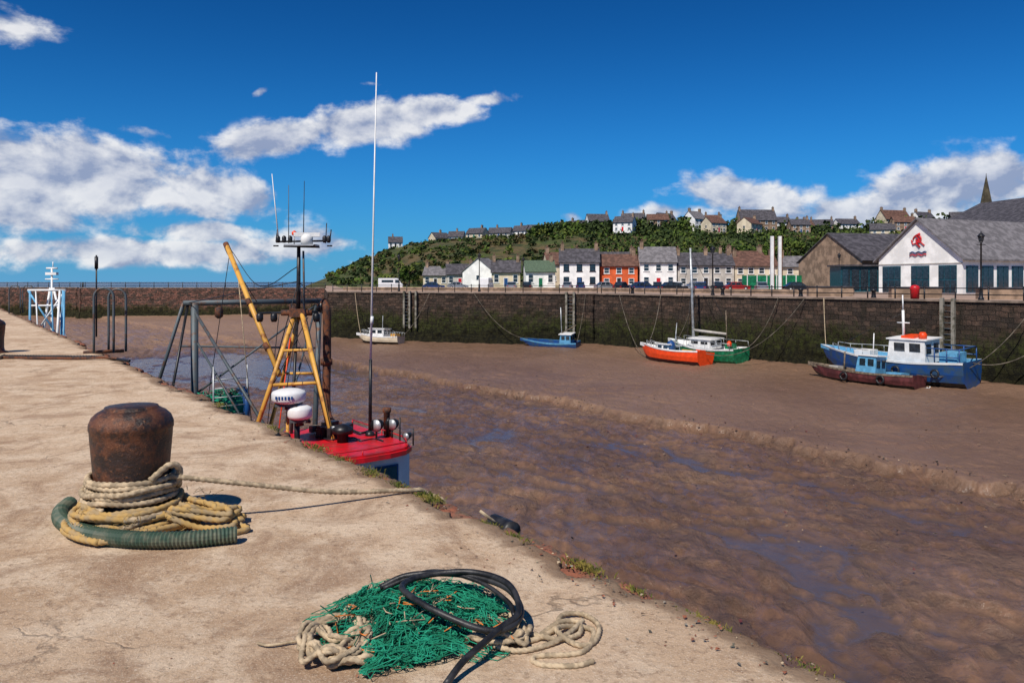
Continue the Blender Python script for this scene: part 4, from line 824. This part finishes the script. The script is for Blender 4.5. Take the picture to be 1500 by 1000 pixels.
for k in range(6): netsheet(cx+R(-.06,.06),cy+R(-.05,.05),.41,.39,60,60,.02+.020*k,k*13.7+3,R(0,3),NETD if k in(1,3) else NETG,.0020)
netsheet(cx-.12,cy+.24,.28,.18,46,46,.09,91,.5,NETG); netsheet(cx-.03,cy-.30,.28,.2,46,46,.05,71,.2,NETG); netsheet(cx+.22,cy+.02,.2,.25,44,44,.06,55,.9,NETG); netsheet(cx+.12,cy+.26,.22,.16,40,40,.07,33,.2,NETG)
for i in range(150):
    a=R(0,6.28);q=R(0,.42); p=Vector((cx+math.cos(a)*q,cy+math.sin(a)*q,.03+.08*(1-q/.44)+R(0,.04))); pts=[p+Vector((R(-.05,.05),R(-.05,.05),R(-.01,.02)))*k for k in range(3)]; b_.tube(pts,.0028,random.choice([NETO,NETG,NETD,ROPE1]),4)
b_.build('green_fishing_net')
b_=B()
def tangle(cx,cy,rx_,ry,turns,z,r,seedoff,mat):
    pts=[];n=int(turns*9)
    for i in range(n+1):
        a=2*math.pi*i/9+seedoff; q=R(.55,1.05); pts.append((cx+rx_*q*math.cos(a),cy+ry*q*math.sin(a),r+z*abs(math.sin(a*1.7+i*.3))+R(0,.012)))
    b_.rope(pts,r,mat)
tangle(-.78,3.42,.16,.22,7,.06,.0115,0,ROPE1); tangle(-.74,3.55,.15,.14,4,.05,.0115,1,ROPE1); tangle(-.06,3.50,.17,.13,5,.05,.0115,2,ROPE1); tangle(-.68,3.30,.12,.08,3,.03,.0115,2,ROPE1)
b_.rope([(-.15,3.5,.04),(.05,3.45,.02),(.18,3.55,.02),(.24,3.72,.02),(.34,3.74,.015),(.40,3.62,.015),(.36,3.45,.015),(.28,3.42,.02),(.20,3.52,.04),(.28,3.60,.02),(.37,3.56,.015),(.30,3.36,.015),(.1,3.32,.015),(.12,3.25,.015),(.26,3.24,.015),(.34,3.28,.015)],.0115,ROPE1)
b_.rope([(-.12,3.42,.03),(.02,3.36,.02),(.16,3.42,.02),(.25,3.50,.03),(.33,3.66,.02)],.0115,ROPE1)
b_.rope([(-.05,3.38,.03),(.06,3.5,.03),(.2,3.46,.025),(.3,3.52,.02),(.31,3.64,.02),(.22,3.62,.03),(.12,3.5,.02)],.0115,ROPE1)
b_.rope([(-.85,3.5,.02),(-.98,3.46,.012),(-1.06,3.43,.012),(-1.12,3.45,.012)],.006,ROPE1)
b_.build('rope_coil')
b_=B(); z=.165
hp=[(-.64,3.80,.12),(-.50,3.84,z),(-.25,3.82,z+.01),(-.04,3.70,z),(.04,3.56,.12),(.0,3.42,.10),(-.12,3.36,.11),(-.32,3.42,.16),(-.46,3.54,z+.02),(-.51,3.66,z+.02),(-.42,3.78,z+.02),(-.2,3.80,z+.03),(-.02,3.68,z+.02),(.03,3.50,.13),(-.05,3.38,.11),(-.12,3.28,.09),(-.2,3.18,.06),(-.26,3.08,.02)]
b_.tube(cat(hp,.02),.0145,RUBBER,12); b_.tube(cat([(-.62,3.79,.12),(-.4,3.86,z+.01),(-.17,3.77,z),(-.02,3.61,.13),(.01,3.50,.11)],.02),.011,RUBBER,10); b_.build('black_hose')
# ------------------------------------------------------------------ grass tufts, fender
def tuft(s,t_,w_,n,h):
    b_=B()
    for i in range(n):
        p=Vector(Q(s+random.gauss(0,w_),t_+random.gauss(0,w_*.35),-.02)); hh=h*R(.5,1.2); l=Vector((R(-.5,.5),R(-.5,.5),1)).normalized()*hh; sd_=Vector((R(-1,1),R(-1,1),0)).normalized()*.003
        b_.add([p-sd_,p+sd_,p+l*.6+sd_*.7,p+l+Vector((l.x*.5,l.y*.5,-.2*hh))],[(0,1,2,3)],GRASS)
    b_.build('grass_tuft')
for Yv,n,w_,h in[(4.42,260,.07,.045),(4.95,120,.06,.035),(5.85,260,.10,.045),(3.72,140,.07,.03),(5.2,90,.06,.03),(6.6,160,.12,.045),(7.6,160,.12,.045),(8.6,120,.12,.05),(10.2,100,.1,.05),(3.3,80,.06,.025),(6.2,100,.08,.04),(4.1,80,.05,.03),(7.1,120,.1,.04)]:
    tuft(.73*.59*Yv+Yv*.808,-.0,w_,n,h)
b_=B(); p=Vector(Q(6.62,.24,-.12)); d=Vector((-.59,.808,0)); b_.tube([p-d*.12,p-d*.10,p-d*.04,p+d*.05,p+d*.09,p+d*.11],.07,RUBBER,14); b_.cyl(p,p+Vector((-.15,-.12,.15)),.01,ROPE1); b_.build('rubber_fender')
# ------------------------------------------------------------------ camera
cd=bpy.data.cameras.new('camera'); cam=bpy.data.objects.new('camera',cd); sc.collection.objects.link(cam)
cam.location=(0,0,1.6); cam.rotation_euler=(math.pi/2,0,0); cd.lens=27.6; cd.sensor_width=36; cd.shift_y=-88/1500; cd.clip_end=20000; cd.clip_start=.05
sc.camera=cam
sc.view_settings.view_transform='Standard'; sc.view_settings.look='None'; sc.view_settings.exposure=0
